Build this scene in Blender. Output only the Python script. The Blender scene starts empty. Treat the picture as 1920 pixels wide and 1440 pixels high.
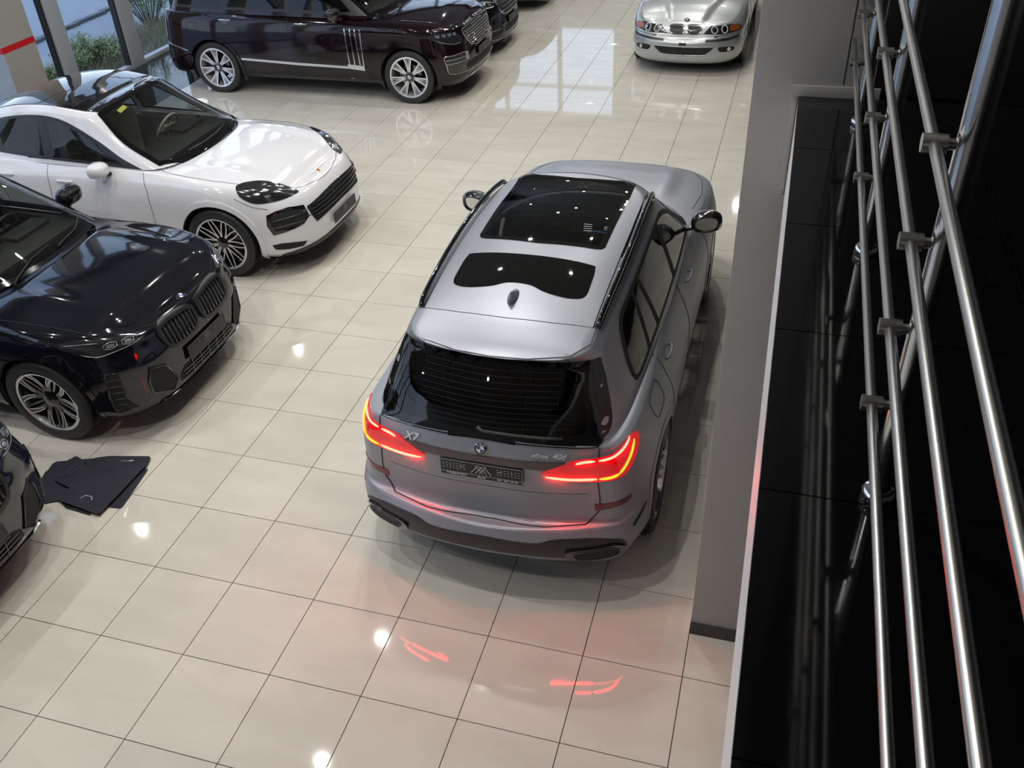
import bpy, bmesh, math, random
import numpy as np
from mathutils import Vector, Matrix, geometry
from mathutils.bvhtree import BVHTree
from math import radians as RAD, sin, cos, pi, hypot, atan2, sqrt
random.seed(7)
SC = bpy.context.scene
COL = SC.collection

# ------------------------------------------------------------------ camera, world, lights, exposure
CAMP = (4.333, -3.429, 4.598)
YAW, PIT, ROL, FPX = 0.30935, 0.94230, -0.04994, 1708.88
cam = bpy.data.cameras.new('camera'); co = bpy.data.objects.new('camera', cam); COL.objects.link(co)
cam.sensor_width = 36; cam.lens = FPX / 1920 * 36; cam.clip_start = .05; cam.clip_end = 300
co.matrix_world = Matrix.Translation(CAMP) @ Matrix.Rotation(YAW, 4, 'Z') @ Matrix.Rotation(PIT, 4, 'X') @ Matrix.Rotation(ROL, 4, 'Z')
SC.camera = co
SC.view_settings.view_transform = 'Standard'; SC.view_settings.look = 'None'
SC.view_settings.gamma = 1; SC.view_settings.use_curve_mapping = False
SC.view_settings.exposure = 0.0
world = bpy.data.worlds.new('world'); SC.world = world; world.use_nodes = True
wn = world.node_tree.nodes; wl = world.node_tree.links
bg = wn['Background']
tc = wn.new('ShaderNodeTexCoord'); sep = wn.new('ShaderNodeSeparateXYZ'); rmp = wn.new('ShaderNodeValToRGB')
wl.new(tc.outputs['Generated'], sep.inputs[0]); wl.new(sep.outputs['Z'], rmp.inputs[0]); wl.new(rmp.outputs[0], bg.inputs[0])
rmp.color_ramp.elements[0].position = 0.0; rmp.color_ramp.elements[0].color = (.50, .56, .66, 1)
rmp.color_ramp.elements[1].position = 0.6; rmp.color_ramp.elements[1].color = (.27, .38, .60, 1)
bg.inputs[1].default_value = 3.0
CEIL = 7.0
LAMP_W = 58
# ceiling downlights: position on the ceiling (x, y); lamps themselves are built further down
LAMPS = [(-.6, 2.55), (-.6, 4.7), (-.6, .2), (2.2, .0), (-3.2, .3), (-3.2, -3.2), (.9, -3.2), (1.15, 4.4), (1.72, 4.45), (.1, 7.2), (2.5, 7.2), (.1, 10.6), (2.5, 10.6), (.1, 14.0), (2.5, 14.0),
         (.1, 18.0), (2.5, 18.0), (-5.8, 5.9), (-5.7, 11.9), (-3.0, 20.5), (3.4, 21.5), (-5.6, -1.5)]
def area(name, loc, size, power, color=(1, .97, .92), rot=(0, 0, 0), spread=pi):
    l = bpy.data.lights.new(name, 'AREA'); l.shape = 'DISK'; l.size = size; l.energy = power; l.color = color; l.spread = spread
    o = bpy.data.objects.new(name, l); o.location = loc; o.rotation_euler = rot; COL.objects.link(o); return o
for x, y in LAMPS:
    area('downlight_glow', (x, y, CEIL - .10), .10, LAMP_W, (1, .975, .93))

# ------------------------------------------------------------------ materials
def mat(name, color=(.8, .8, .8), rough=.5, metal=0, coat=0, coat_rough=.03, emit=None, estr=0, spec=.5, noise=None, bump=None):
    m = bpy.data.materials.new(name); m.use_nodes = True
    n = m.node_tree.nodes; l = m.node_tree.links; b = n['Principled BSDF']
    b.inputs['Base Color'].default_value = (*color, 1); b.inputs['Roughness'].default_value = rough
    b.inputs['Metallic'].default_value = metal; b.inputs['Coat Weight'].default_value = coat
    b.inputs['Coat Roughness'].default_value = coat_rough; b.inputs['Specular IOR Level'].default_value = spec
    if emit: b.inputs['Emission Color'].default_value = (*emit, 1); b.inputs['Emission Strength'].default_value = estr
    if noise:   # (scale, amount): gentle variation of the base colour
        t = n.new('ShaderNodeTexCoord'); z = n.new('ShaderNodeTexNoise'); z.inputs['Scale'].default_value = noise[0]; z.inputs['Detail'].default_value = 5
        r = n.new('ShaderNodeMapRange'); r.inputs['To Min'].default_value = 1 - noise[1]; r.inputs['To Max'].default_value = 1 + noise[1]
        mx = n.new('ShaderNodeVectorMath'); mx.operation = 'SCALE'; mx.inputs[0].default_value = color
        l.new(t.outputs['Object'], z.inputs['Vector']); l.new(z.outputs['Fac'], r.inputs['Value']); l.new(r.outputs[0], mx.inputs['Scale']); l.new(mx.outputs[0], b.inputs['Base Color'])
    if bump:    # (scale, strength)
        t = n.new('ShaderNodeTexCoord'); z = n.new('ShaderNodeTexNoise'); z.inputs['Scale'].default_value = bump[0]
        bp = n.new('ShaderNodeBump'); bp.inputs['Strength'].default_value = bump[1]; bp.inputs['Distance'].default_value = .002
        l.new(t.outputs['Object'], z.inputs['Vector']); l.new(z.outputs['Fac'], bp.inputs['Height']); l.new(bp.outputs[0], b.inputs['Normal'])
    return m
def glass(name, tint=(.5, .52, .5), refl=.9):
    m = bpy.data.materials.new(name); m.use_nodes = True; n = m.node_tree.nodes; l = m.node_tree.links
    n.remove(n['Principled BSDF']); out = n['Material Output']
    tr = n.new('ShaderNodeBsdfTransparent'); tr.inputs[0].default_value = (*tint, 1)
    gl = n.new('ShaderNodeBsdfGlossy'); gl.inputs['Roughness'].default_value = .015; gl.inputs[0].default_value = (refl, refl, refl, 1)
    lw = n.new('ShaderNodeLayerWeight'); lw.inputs[0].default_value = .5; pw = n.new('ShaderNodeMath'); pw.operation = 'POWER'; pw.inputs[1].default_value = 5
    fr = n.new('ShaderNodeMapRange'); fr.inputs['To Min'].default_value = .045; mx = n.new('ShaderNodeMixShader')
    l.new(lw.outputs['Facing'], pw.inputs[0]); l.new(pw.outputs[0], fr.inputs['Value']); l.new(fr.outputs[0], mx.inputs[0]); l.new(tr.outputs[0], mx.inputs[1]); l.new(gl.outputs[0], mx.inputs[2]); l.new(mx.outputs[0], out.inputs[0]); return m
M = {}
M['black_gloss'] = mat('black_gloss', (.008, .008, .009), .06, coat=1)
M['black_satin'] = mat('black_satin', (.02, .02, .021), .35)
M['black_matte'] = mat('black_matte', (.012, .012, .012), .75)
M['well'] = mat('well', (.01, .01, .01), .9)
M['seam'] = mat('seam', (.012, .012, .014), .6)
M['rubber'] = mat('rubber', (.022, .022, .023), .55, bump=(60, .3))
M['chrome'] = mat('chrome', (.78, .78, .8), .08, 1)
M['satin_metal'] = mat('satin_metal', (.55, .55, .57), .28, 1)
M['rim_silver'] = mat('rim_silver', (.72, .73, .75), .18, 1)
M['dark_metal'] = mat('dark_metal', (.12, .12, .13), .2, 1)
M['letter_metal'] = mat('letter_metal', (.75, .75, .76), .35, .3)
M['disc'] = mat('disc', (.3, .3, .31), .3, 1)
M['white_print'] = mat('white_print', (.75, .75, .75), .4)
M['grey_print'] = mat('grey_print', (.16, .16, .165), .5)
M['silver_print'] = mat('silver_print', (.42, .42, .43), .4)
M['blue_enamel'] = mat('blue_enamel', (.02, .05, .3), .2, coat=1)
M['leather_black'] = mat('leather_black', (.025, .025, .026), .5)
M['leather_beige'] = mat('leather_beige', (.16, .15, .125), .55)
M['leather_red'] = mat('leather_red', (.06, .012, .012), .5)
M['dash'] = mat('dash', (.022, .022, .022), .6)
M['glass_clear'] = glass('glass_clear', (.72, .75, .72))
M['glass_border'] = mat('glass_border', (.004, .004, .004), .02)
M['plate_black'] = mat('plate_black', (.010, .010, .011), .45)
M['glass_dark'] = glass('glass_dark', (.10, .10, .10))
M['glass_tint'] = glass('glass_tint', (.32, .34, .33))
M['lens_clear'] = glass('lens_clear', (.85, .87, .9))
M['lamp_dark'] = mat('lamp_dark', (.02, .021, .024), .12, coat=1)

# ------------------------------------------------------------------ object helpers
def tag(o, label=None, cat=None, group=None, kind=None):
    if label: o['label'] = label
    if cat: o['category'] = cat
    if group: o['group'] = group
    if kind: o['kind'] = kind
    return o
def empty(name, loc=(0, 0, 0), rz=0):
    o = bpy.data.objects.new(name, None); o.location = loc; o.rotation_euler = (0, 0, rz); o.empty_display_size = .1; COL.objects.link(o); return o
def mesh_obj(name, verts, faces, m, parent=None, smooth=True, fmats=None, normals=None):
    me = bpy.data.meshes.new(name); me.from_pydata([tuple(v) for v in verts], [], faces)
    for k in (m if isinstance(m, (list, tuple)) else [m]): me.materials.append(M[k] if isinstance(k, str) else k)
    if fmats is not None: me.polygons.foreach_set('material_index', fmats)
    me.polygons.foreach_set('use_smooth', [smooth] * len(me.polygons)); me.update()
    if normals is not None: me.normals_split_custom_set_from_vertices([tuple(v) for v in normals])
    o = bpy.data.objects.new(name, me); COL.objects.link(o)
    if parent is not None: o.parent = parent
    return o
def bm_obj(name, bm, m, parent=None, smooth=False, autosharp=None):
    me = bpy.data.meshes.new(name)
    if autosharp is not None:
        bm.normal_update()
        for e in bm.edges:
            if len(e.link_faces) == 2 and e.calc_face_angle(0) > autosharp: e.smooth = False
        smooth = True
    for f in bm.faces: f.smooth = smooth
    bm.to_mesh(me); bm.free()
    for k in (m if isinstance(m, (list, tuple)) else [m]): me.materials.append(M[k] if isinstance(k, str) else k)
    o = bpy.data.objects.new(name, me); COL.objects.link(o)
    if parent is not None: o.parent = parent
    return o
def add_box(bm, c, s, rot=None, bevel=0, mi=0):
    r = bmesh.ops.create_cube(bm, size=1); vs = r['verts']
    bmesh.ops.scale(bm, vec=s, verts=vs)
    if bevel:
        es = list({e for v in vs for e in v.link_edges})
        rr = bmesh.ops.bevel(bm, geom=es, offset=bevel, segments=2, affect='EDGES', profile=.6)
        vs = list({v for f in rr['faces'] for v in f.verts} | {v for v in vs if v.is_valid})
    if rot is not None: bmesh.ops.rotate(bm, cent=(0, 0, 0), matrix=rot, verts=vs)
    bmesh.ops.translate(bm, vec=c, verts=vs)
    if mi:
        for f in {f for v in vs for f in v.link_faces}: f.material_index = mi
    return vs
def add_tube(bm, pts, r, seg=10, cap=True, mi=0, squash=None):
    pts = [Vector(p) for p in pts]; rings = []
    up = None
    for i, p in enumerate(pts):
        d = (pts[min(i + 1, len(pts) - 1)] - pts[max(i - 1, 0)]).normalized()
        if up is None: up = Vector((0, 0, 1)) if abs(d.z) < .9 else Vector((1, 0, 0))
        a = d.cross(up).normalized(); b = a.cross(d).normalized(); up = b
        rr = r[i] if isinstance(r, (list, tuple)) else r
        rings.append([bm.verts.new(p + a * cos(2 * pi * k / seg) * rr + b * sin(2 * pi * k / seg) * rr * (squash or 1)) for k in range(seg)])
    fs = []
    for A, B in zip(rings, rings[1:]):
        for k in range(seg): fs.append(bm.faces.new((A[k], A[(k + 1) % seg], B[(k + 1) % seg], B[k])))
    if cap:
        fs.append(bm.faces.new(rings[0][::-1])); fs.append(bm.faces.new(rings[-1]))
    for f in fs: f.material_index = mi
    return rings
def add_lathe(bm, prof, seg=48, axis='y', closed=False, mi=0):
    """prof: (radius, offset along the axis)"""
    rings = []
    for r, h in prof:
        ring = []
        for k in range(seg):
            a = 2 * pi * k / seg
            ring.append(bm.verts.new((r * cos(a), h, r * sin(a)) if axis == 'y' else (r * cos(a), r * sin(a), h)))
        rings.append(ring)
    prs = list(zip(rings, rings[1:]))
    if closed: prs.append((rings[-1], rings[0]))
    for A, B in prs:
        for k in range(seg):
            f = bm.faces.new((A[k], A[(k + 1) % seg], B[(k + 1) % seg], B[k])); f.material_index = mi
    return rings
def add_prism(bm, poly, z0, z1, fn=None, mi=0):
    """extrude a 2D polygon (list of (a,b)) between z0 and z1; fn maps (a,b,z) to a 3D point"""
    fn = fn or (lambda a, b, z: (a, b, z))
    A = [bm.verts.new(fn(a, b, z0)) for a, b in poly]; B = [bm.verts.new(fn(a, b, z1)) for a, b in poly]
    n = len(poly); fs = [bm.faces.new(A[::-1]), bm.faces.new(B)]
    for i in range(n): fs.append(bm.faces.new((A[i], A[(i + 1) % n], B[(i + 1) % n], B[i])))
    for f in fs: f.material_index = mi
def catmull(P, sub, closed=False, t0=None):
    """P: array (n,d); sub: int or list per segment; returns dense points including both ends"""
    P = np.asarray(P, float); n = len(P); out = []
    segs = n if closed else n - 1
    for i in range(segs):
        p1 = P[i]; p2 = P[(i + 1) % n]
        p0 = P[i - 1] if (i > 0 or closed) else 2 * p1 - p2
        p3 = P[(i + 2) % n] if (i + 2 < n or closed) else 2 * p2 - p1
        s = sub[i] if isinstance(sub, (list, tuple)) else sub
        for k in range(s):
            t = k / s
            out.append(.5 * ((2 * p1) + (-p0 + p2) * t + (2 * p0 - 5 * p1 + 4 * p2 - p3) * t * t + (-p0 + 3 * p1 - 3 * p2 + p3) * t ** 3))
    if not closed: out.append(P[-1])
    return np.array(out)
def smooth_poly(pts, sub=6, sharp=()):
    """closed smooth outline through pts; indices in sharp stay corners. pts may carry a trailing 's' to mark a corner"""
    pp = []; sh = set(sharp)
    for i, p in enumerate(pts):
        if len(p) == 3 and p[2] == 's': sh.add(i); p = p[:2]
        pp.append(p)
    P = np.array(pp, float); n = len(P)
    if not sh: return [tuple(p) for p in catmull(P, sub, True)]
    ss = sorted(sh); out = []
    for a, b in zip(ss, ss[1:] + [ss[0] + n]):
        seg = [P[k % n] for k in range(a, b + 1)]
        d = catmull(seg, sub) if len(seg) > 2 else np.array(seg)
        out += [tuple(q) for q in d[:-1]]
    return out
def resample(poly, d):
    out = []
    n = len(poly)
    for i in range(n):
        a = np.array(poly[i]); b = np.array(poly[(i + 1) % n]); k = max(1, int(np.linalg.norm(b - a) / d))
        out += [tuple(a + (b - a) * j / k) for j in range(k)]
    return out
def inset_poly(poly, d):
    P = np.array(poly, float); n = len(P)
    ar = sum(P[i][0] * P[(i + 1) % n][1] - P[(i + 1) % n][0] * P[i][1] for i in range(n)); s = 1 if ar > 0 else -1
    out = []
    for i in range(n):
        e0 = P[i] - P[i - 1]; e1 = P[(i + 1) % n] - P[i]
        e0 = e0 / (np.linalg.norm(e0) + 1e-9); e1 = e1 / (np.linalg.norm(e1) + 1e-9)
        n0 = np.array([-e0[1], e0[0]]) * s; n1 = np.array([-e1[1], e1[0]]) * s
        m = n0 + n1; L = np.linalg.norm(m)
        m = m / L if L > 1e-6 else n0
        c = max(.45, float(m @ n0)); out.append(tuple(P[i] + m * d / c))
    return out
def inside(poly, x, y):
    c = False; n = len(poly); j = n - 1
    for i in range(n):
        xi, yi = poly[i]; xj, yj = poly[j]
        if (yi > y) != (yj > y) and x < (xj - xi) * (y - yi) / (yj - yi) + xi: c = not c
        j = i
    return c
def text_mesh(s, size, extrude=.002, shear=0, spacing=1.0):
    cu = bpy.data.curves.new('lettering', 'FONT'); cu.body = s; cu.size = size; cu.extrude = extrude; cu.offset = size * .018; cu.align_x = 'CENTER'; cu.align_y = 'CENTER'; cu.shear = shear; cu.space_character = spacing
    o = bpy.data.objects.new('lettering', cu); COL.objects.link(o)
    me = bpy.data.meshes.new_from_object(o.evaluated_get(bpy.context.evaluated_depsgraph_get()))
    bpy.data.objects.remove(o); bpy.data.curves.remove(cu); return me
# ------------------------------------------------------------------ car shells: rings around the car, lofted, then panels laid on them
class Shell:
    def __init__(s, body, green, deck_crown, roof_crown, sharp=(), gsharp=(), pitch=.032, vsub=5, gsub=6, lat=34, deck_open=True, deck_p=2.2, roof_p=2.2, deck_fn=None):
        """body, green: lists of rings; ring = list of (x,y,z) from front centre to rear centre (left half)"""
        ref = np.array(body[2]); d = np.linalg.norm(np.diff(ref, axis=0), axis=1)
        subs = [max(2, int(round(q / pitch))) for q in d]
        def dense(r):
            r = np.array(r, float); mir = r.copy(); mir[:, 1] *= -1
            ext = np.vstack([mir[1:2], r, mir[-2:-1]])          # mirrored neighbours: smooth over the centre line
            o = catmull(ext, [1] + subs + [1])[1:]
            return o[:-1]
        B = np.array([dense(r) for r in body]); Gr = np.array([dense(r) for r in green])
        def vert(Rg, sub, sharp):
            cuts = [0] + [k for k in sharp] + [len(Rg) - 1]; out = []
            for a, b in zip(cuts, cuts[1:]):
                seg = Rg[a:b + 1]
                q = catmull(seg.reshape(len(seg), -1), sub).reshape(-1, *Rg.shape[1:])
                out += list(q[:-1])
            out.append(Rg[-1]); return np.array(out)
        Bd = vert(B, vsub, sharp); Gd = vert(Gr, gsub, gsharp)
        s.V = []; s.F = []
        def grid(A, zone):      # A: rows x cols half shell; adds both halves
            for sg in (1, -1):
                base = len(s.V); r, c = A.shape[:2]
                for row in A:
                    for p in row: s.V.append((p[0], sg * p[1], p[2]))
                for i in range(r - 1):
                    for j in range(c - 1):
                        q = (base + i * c + j, base + i * c + j + 1, base + (i + 1) * c + j + 1, base + (i + 1) * c + j)
                        s.F.append((q[::-1] if sg < 0 else q, zone))
        grid(Bd, 'side'); grid(Gd, 'green')
        def cap(edge, crown, p, zone, hole=None, fn=None):
            rows = []
            ts = np.linspace(-1, 1, lat + 1); ts = np.sign(ts) * np.abs(ts) ** .92
            for q in edge:
                row = []
                for t in ts:
                    y = q[1] * t; z = q[2] + crown(q[0]) * (1 - abs(t) ** p)
                    if fn: z += fn(q[0], y, t)
                    row.append((q[0], y, z))
                rows.append(row)
            base = len(s.V); c = lat + 1
            for row in rows: s.V += row
            for i in range(len(rows) - 1):
                for j in range(c - 1):
                    f = (base + i * c + j, base + i * c + j + 1, base + (i + 1) * c + j + 1, base + (i + 1) * c + j)
                    if hole is not None:
                        cx = sum(s.V[k][0] for k in f) / 4; cy = sum(s.V[k][1] for k in f) / 4
                        if hole(cx, cy): continue
                    s.F.append((f[::-1], zone))
        g0 = [(p[0], p[1]) for p in Gd[0]]; ghole = [(x, y) for x, y in g0] + [(x, -y) for x, y in g0[::-1]]
        gin = inset_poly(ghole[::3], .05)
        cap(Bd[-1], deck_crown, deck_p, 'deck', (lambda x, y: inside(gin, x, y)) if deck_open else None, deck_fn)
        cap(Gd[-1], roof_crown, roof_p, 'roof')
        # weld, drop degenerate faces
        key = {}; mp = []; NV = []
        for v in s.V:
            k = (round(v[0], 4), round(v[1], 4), round(v[2], 4))
            if k not in key: key[k] = len(NV); NV.append(v)
            mp.append(key[k])
        F = []; Z = []
        for f, z in s.F:
            g = []
            for k in f:
                if mp[k] not in g: g.append(mp[k])
            if len(g) >= 3: F.append(tuple(g)); Z.append(z)
        s.V = [Vector(v) for v in NV]; s.F = F; s.Z = Z
        # consistent outward normals per zone
        cen = Vector((0, 0, .9))
        bm = bmesh.new(); vs = [bm.verts.new(v) for v in s.V]
        for f in F:
            try: bm.faces.new([vs[k] for k in f])
            except ValueError: pass
        bm.normal_update()
        s.F = [];
        bm.verts.index_update()
        N = [Vector((0, 0, 0)) for _ in s.V]
        for f in bm.faces:
            c = f.calc_center_median(); o = c - Vector((max(-1.6, min(1.4, c.x)), 0, min(c.z, .7)))
            idx = [v.index for v in f.verts]
            n = f.normal.copy()
            if n.dot(o) < 0: idx = idx[::-1]; n = -n
            s.F.append(tuple(idx)); a = f.calc_area()
            for k in idx: N[k] += n * a
        bm.free()
        s.N = [n.normalized() if n.length > 1e-12 else Vector((0, 0, 1)) for n in N]
        s.bvh = BVHTree.FromPolygons(s.V, s.F)
        s.del_fn = []
    def smooth_normal(s, fi, p):
        f = s.F[fi]; w = []
        for k in f: w.append(1 / ((s.V[k] - p).length + 1e-4))
        n = Vector((0, 0, 0))
        for k, q in zip(f, w): n += s.N[k] * q
        return n.normalized()
    def hit(s, o, d):
        p, n, fi, _ = s.bvh.ray_cast(Vector(o), Vector(d))
        if p is None: return None
        return p, s.smooth_normal(fi, p)
    def cut_circle(s, cx, cz, r, ymin=.55):
        s.del_fn.append(lambda c: abs(c.y) > ymin and hypot(c.x - cx, c.z - cz) < r + .012)
    def cut_poly(s, poly, axis, cond):
        ax = {'y': (0, 2), 'x': (1, 2), 'z': (0, 1)}[axis]
        xs = [p[0] for p in poly]; ys = [p[1] for p in poly]; bb = (min(xs), max(xs), min(ys), max(ys))
        s.del_fn.append(lambda c: bb[0] < c[ax[0]] < bb[1] and bb[2] < c[ax[1]] < bb[3] and cond(c) and inside(poly, c[ax[0]], c[ax[1]]))
    def body_mesh(s, name, m, parent, roofm=None):
        keep = []
        for f in s.F:
            c = sum((s.V[k] for k in f), Vector()) / len(f)
            if any(fn(c) for fn in s.del_fn): continue
            keep.append(f)
        used = sorted({k for f in keep for k in f}); mp = {k: i for i, k in enumerate(used)}
        return mesh_obj(name, [s.V[k] for k in used], [tuple(mp[k] for k in f) for f in keep], m, parent, normals=[s.N[k] for k in used])

AX = {  # casting frames: origin plane far out, direction inward
    'L': (lambda a, b: (a, 3, b), (0, -1, 0)), 'R': (lambda a, b: (a, -3, b), (0, 1, 0)),
    'F': (lambda a, b: (5, a, b), (-1, 0, 0)), 'B': (lambda a, b: (-5, a, b), (1, 0, 0)),
    'T': (lambda a, b: (a, b, 4), (0, 0, -1)) }
def oblique(deg, elev=0):
    """cast inward along the direction that comes from azimuth deg (0 = front, 90 = left) and elevation elev"""
    c, s, ce, se = cos(RAD(deg)), sin(RAD(deg)), cos(RAD(elev)), sin(RAD(elev))
    d = Vector((c * ce, s * ce, se)); u = Vector((s, -c, 0)); v = Vector((-c * se, -s * se, ce))
    return (lambda a, b: tuple(d * 4 + u * a + v * b), tuple(-d), u, v)
def patch(sh, name, poly, frame, m, parent, off=.002, th=.004, step=.035, holes=(), zmax=None, flat=None, seg=.025):
    """lay the outline poly on the shell seen along frame, off above it and th thick"""
    fr = AX[frame] if isinstance(frame, str) else frame
    poly = resample(poly, seg); holes = [resample(h, seg) for h in holes]
    pts = [Vector(p) for p in poly]; n = len(pts); edges = [(i, (i + 1) % n) for i in range(n)]
    for h in holes:
        b = len(pts); pts += [Vector(p) for p in h]; edges += [(b + i, b + (i + 1) % len(h)) for i in range(len(h))]
    xs = [p.x for p in pts]; ys = [p.y for p in pts]
    gx = np.arange(min(xs) + step / 2, max(xs), step); gy = np.arange(min(ys) + step / 2, max(ys), step)
    bp = np.array([tuple(p) for p in pts])
    for i, x in enumerate(gx):
        for y in gy:
            if inside(poly, x, y) and not any(inside(h, x, y) for h in holes):
                if np.min(np.abs(bp[:, 0] - x) + np.abs(bp[:, 1] - y)) > step * .55: pts.append(Vector((x, y)))
    r = geometry.delaunay_2d_cdt(pts, edges, [], 0, 1e-5)
    V2, F2 = r[0], r[2]
    keep = []
    for f in F2:
        cx = sum(V2[k].x for k in f) / len(f); cy = sum(V2[k].y for k in f) / len(f)
        if inside(poly, cx, cy) and not any(inside(h, cx, cy) for h in holes): keep.append(tuple(f))
    H = []
    for v in V2:
        q = sh.hit(fr[0](v.x, v.y), fr[1])
        if q is None:
            q = None
        H.append(q)
    good = [h for h in H if h]
    if not good: return None
    for i, h in enumerate(H):
        if h is None:   # nearest good one
            j = min((k for k in range(len(H)) if H[k]), key=lambda k: (V2[k] - V2[i]).length)
            p, nn = H[j]; o = Vector(fr[0](V2[i].x, V2[i].y)); d = Vector(fr[1]); t = (p - o).dot(d); H[i] = (o + d * t, nn)
    top = [h[0] + h[1] * (off + th) for h in H]; nor = [h[1] for h in H]
    if flat is not None:
        pass
    fixed = []
    for f in keep:
        nn = (top[f[1]] - top[f[0]]).cross(top[f[2]] - top[f[0]]); fixed.append(f[::-1] if nn.dot(nor[f[0]] + nor[f[1]] + nor[f[2]]) < 0 else f)
    keep = fixed
    ne = {}
    for f in keep:
        for a, b in zip(f, f[1:] + f[:1]): ne[(a, b)] = f
    bnd = [(a, b) for (a, b) in ne if (b, a) not in ne]
    V = list(top); N = list(nor); F = list(keep)
    mp = {}; bot = {}
    for a, b in bnd:
        for k in (a, b):
            if k not in mp:
                mp[k] = len(V); V.append(top[k]); N.append(Vector((0, 0, 0)))
                bot[k] = len(V); V.append(H[k][0] + H[k][1] * (off - .001)); N.append(Vector((0, 0, 0)))
    for a, b in bnd:
        F.append((mp[b], mp[a], bot[a], bot[b]))
        n = (V[mp[a]] - V[mp[b]]).cross(V[bot[a]] - V[mp[a]]).normalized()
        n = -n if n.length == 0 else n
        fn = (V[mp[a]] - V[mp[b]]).cross(V[bot[a]] - V[mp[b]]).normalized()
        for k in (mp[a], mp[b], bot[a], bot[b]): N[k] = N[k] + fn
    N = [v.normalized() if v.length > 1e-9 else Vector((0, 0, 1)) for v in N]
    return mesh_obj(name, V, F, m, parent, normals=N)
def line_on(sh, pts, frame, off=.001, step=.02, closed=False):
    fr = AX[frame] if isinstance(frame, str) else frame
    P = resample(pts, step) if closed else []
    if not closed:
        for a, b in zip(pts, pts[1:]):
            a = np.array(a); b = np.array(b); k = max(1, int(np.linalg.norm(b - a) / step)); P += [tuple(a + (b - a) * j / k) for j in range(k)]
        P.append(pts[-1])
    else: P.append(P[0])
    out = []
    for p in P:
        q = sh.hit(fr[0](*p), fr[1])
        if q: out.append(q[0] + q[1] * off)
    return out
def seam(sh, name, lines, m, parent, r=.0028, off=0.0005, label=None, kind=None):
    """lines: list of (points, frame, closed)"""
    o = None
    for pts, frame, closed in lines:
        L = line_on(sh, pts, frame, off, .03, closed)
        if len(L) > 2: bm = bmesh.new(); add_tube(bm, L, r, 5); o = bm_obj(name, bm, m, parent, smooth=True)
    return o
def mirror(poly): return [(-p[0],) + tuple(p[1:]) for p in poly]
def ringpts(plan, z, inset):
    """plan: (x,y) stations; z and inset: dict station->value, interpolated linearly"""
    n = len(plan); P = np.array(plan, float)
    def itp(d):
        if not isinstance(d, dict): return np.full(n, float(d))
        ks = sorted(d); return np.interp(range(n), ks, [d[k] for k in ks])
    Z = itp(z); I = itp(inset)
    ext = np.vstack([[P[1][0], -P[1][1]], P, [P[-2][0], -P[-2][1]]]); out = []
    for i in range(n):
        t = ext[i + 2] - ext[i]; t /= np.linalg.norm(t); nx, ny = -t[1], t[0]
        x, y = P[i][0] + nx * I[i], P[i][1] + ny * I[i]
        if i in (0, n - 1): y = 0
        out.append((x, max(y, 0), Z[i]))
    return out
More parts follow.
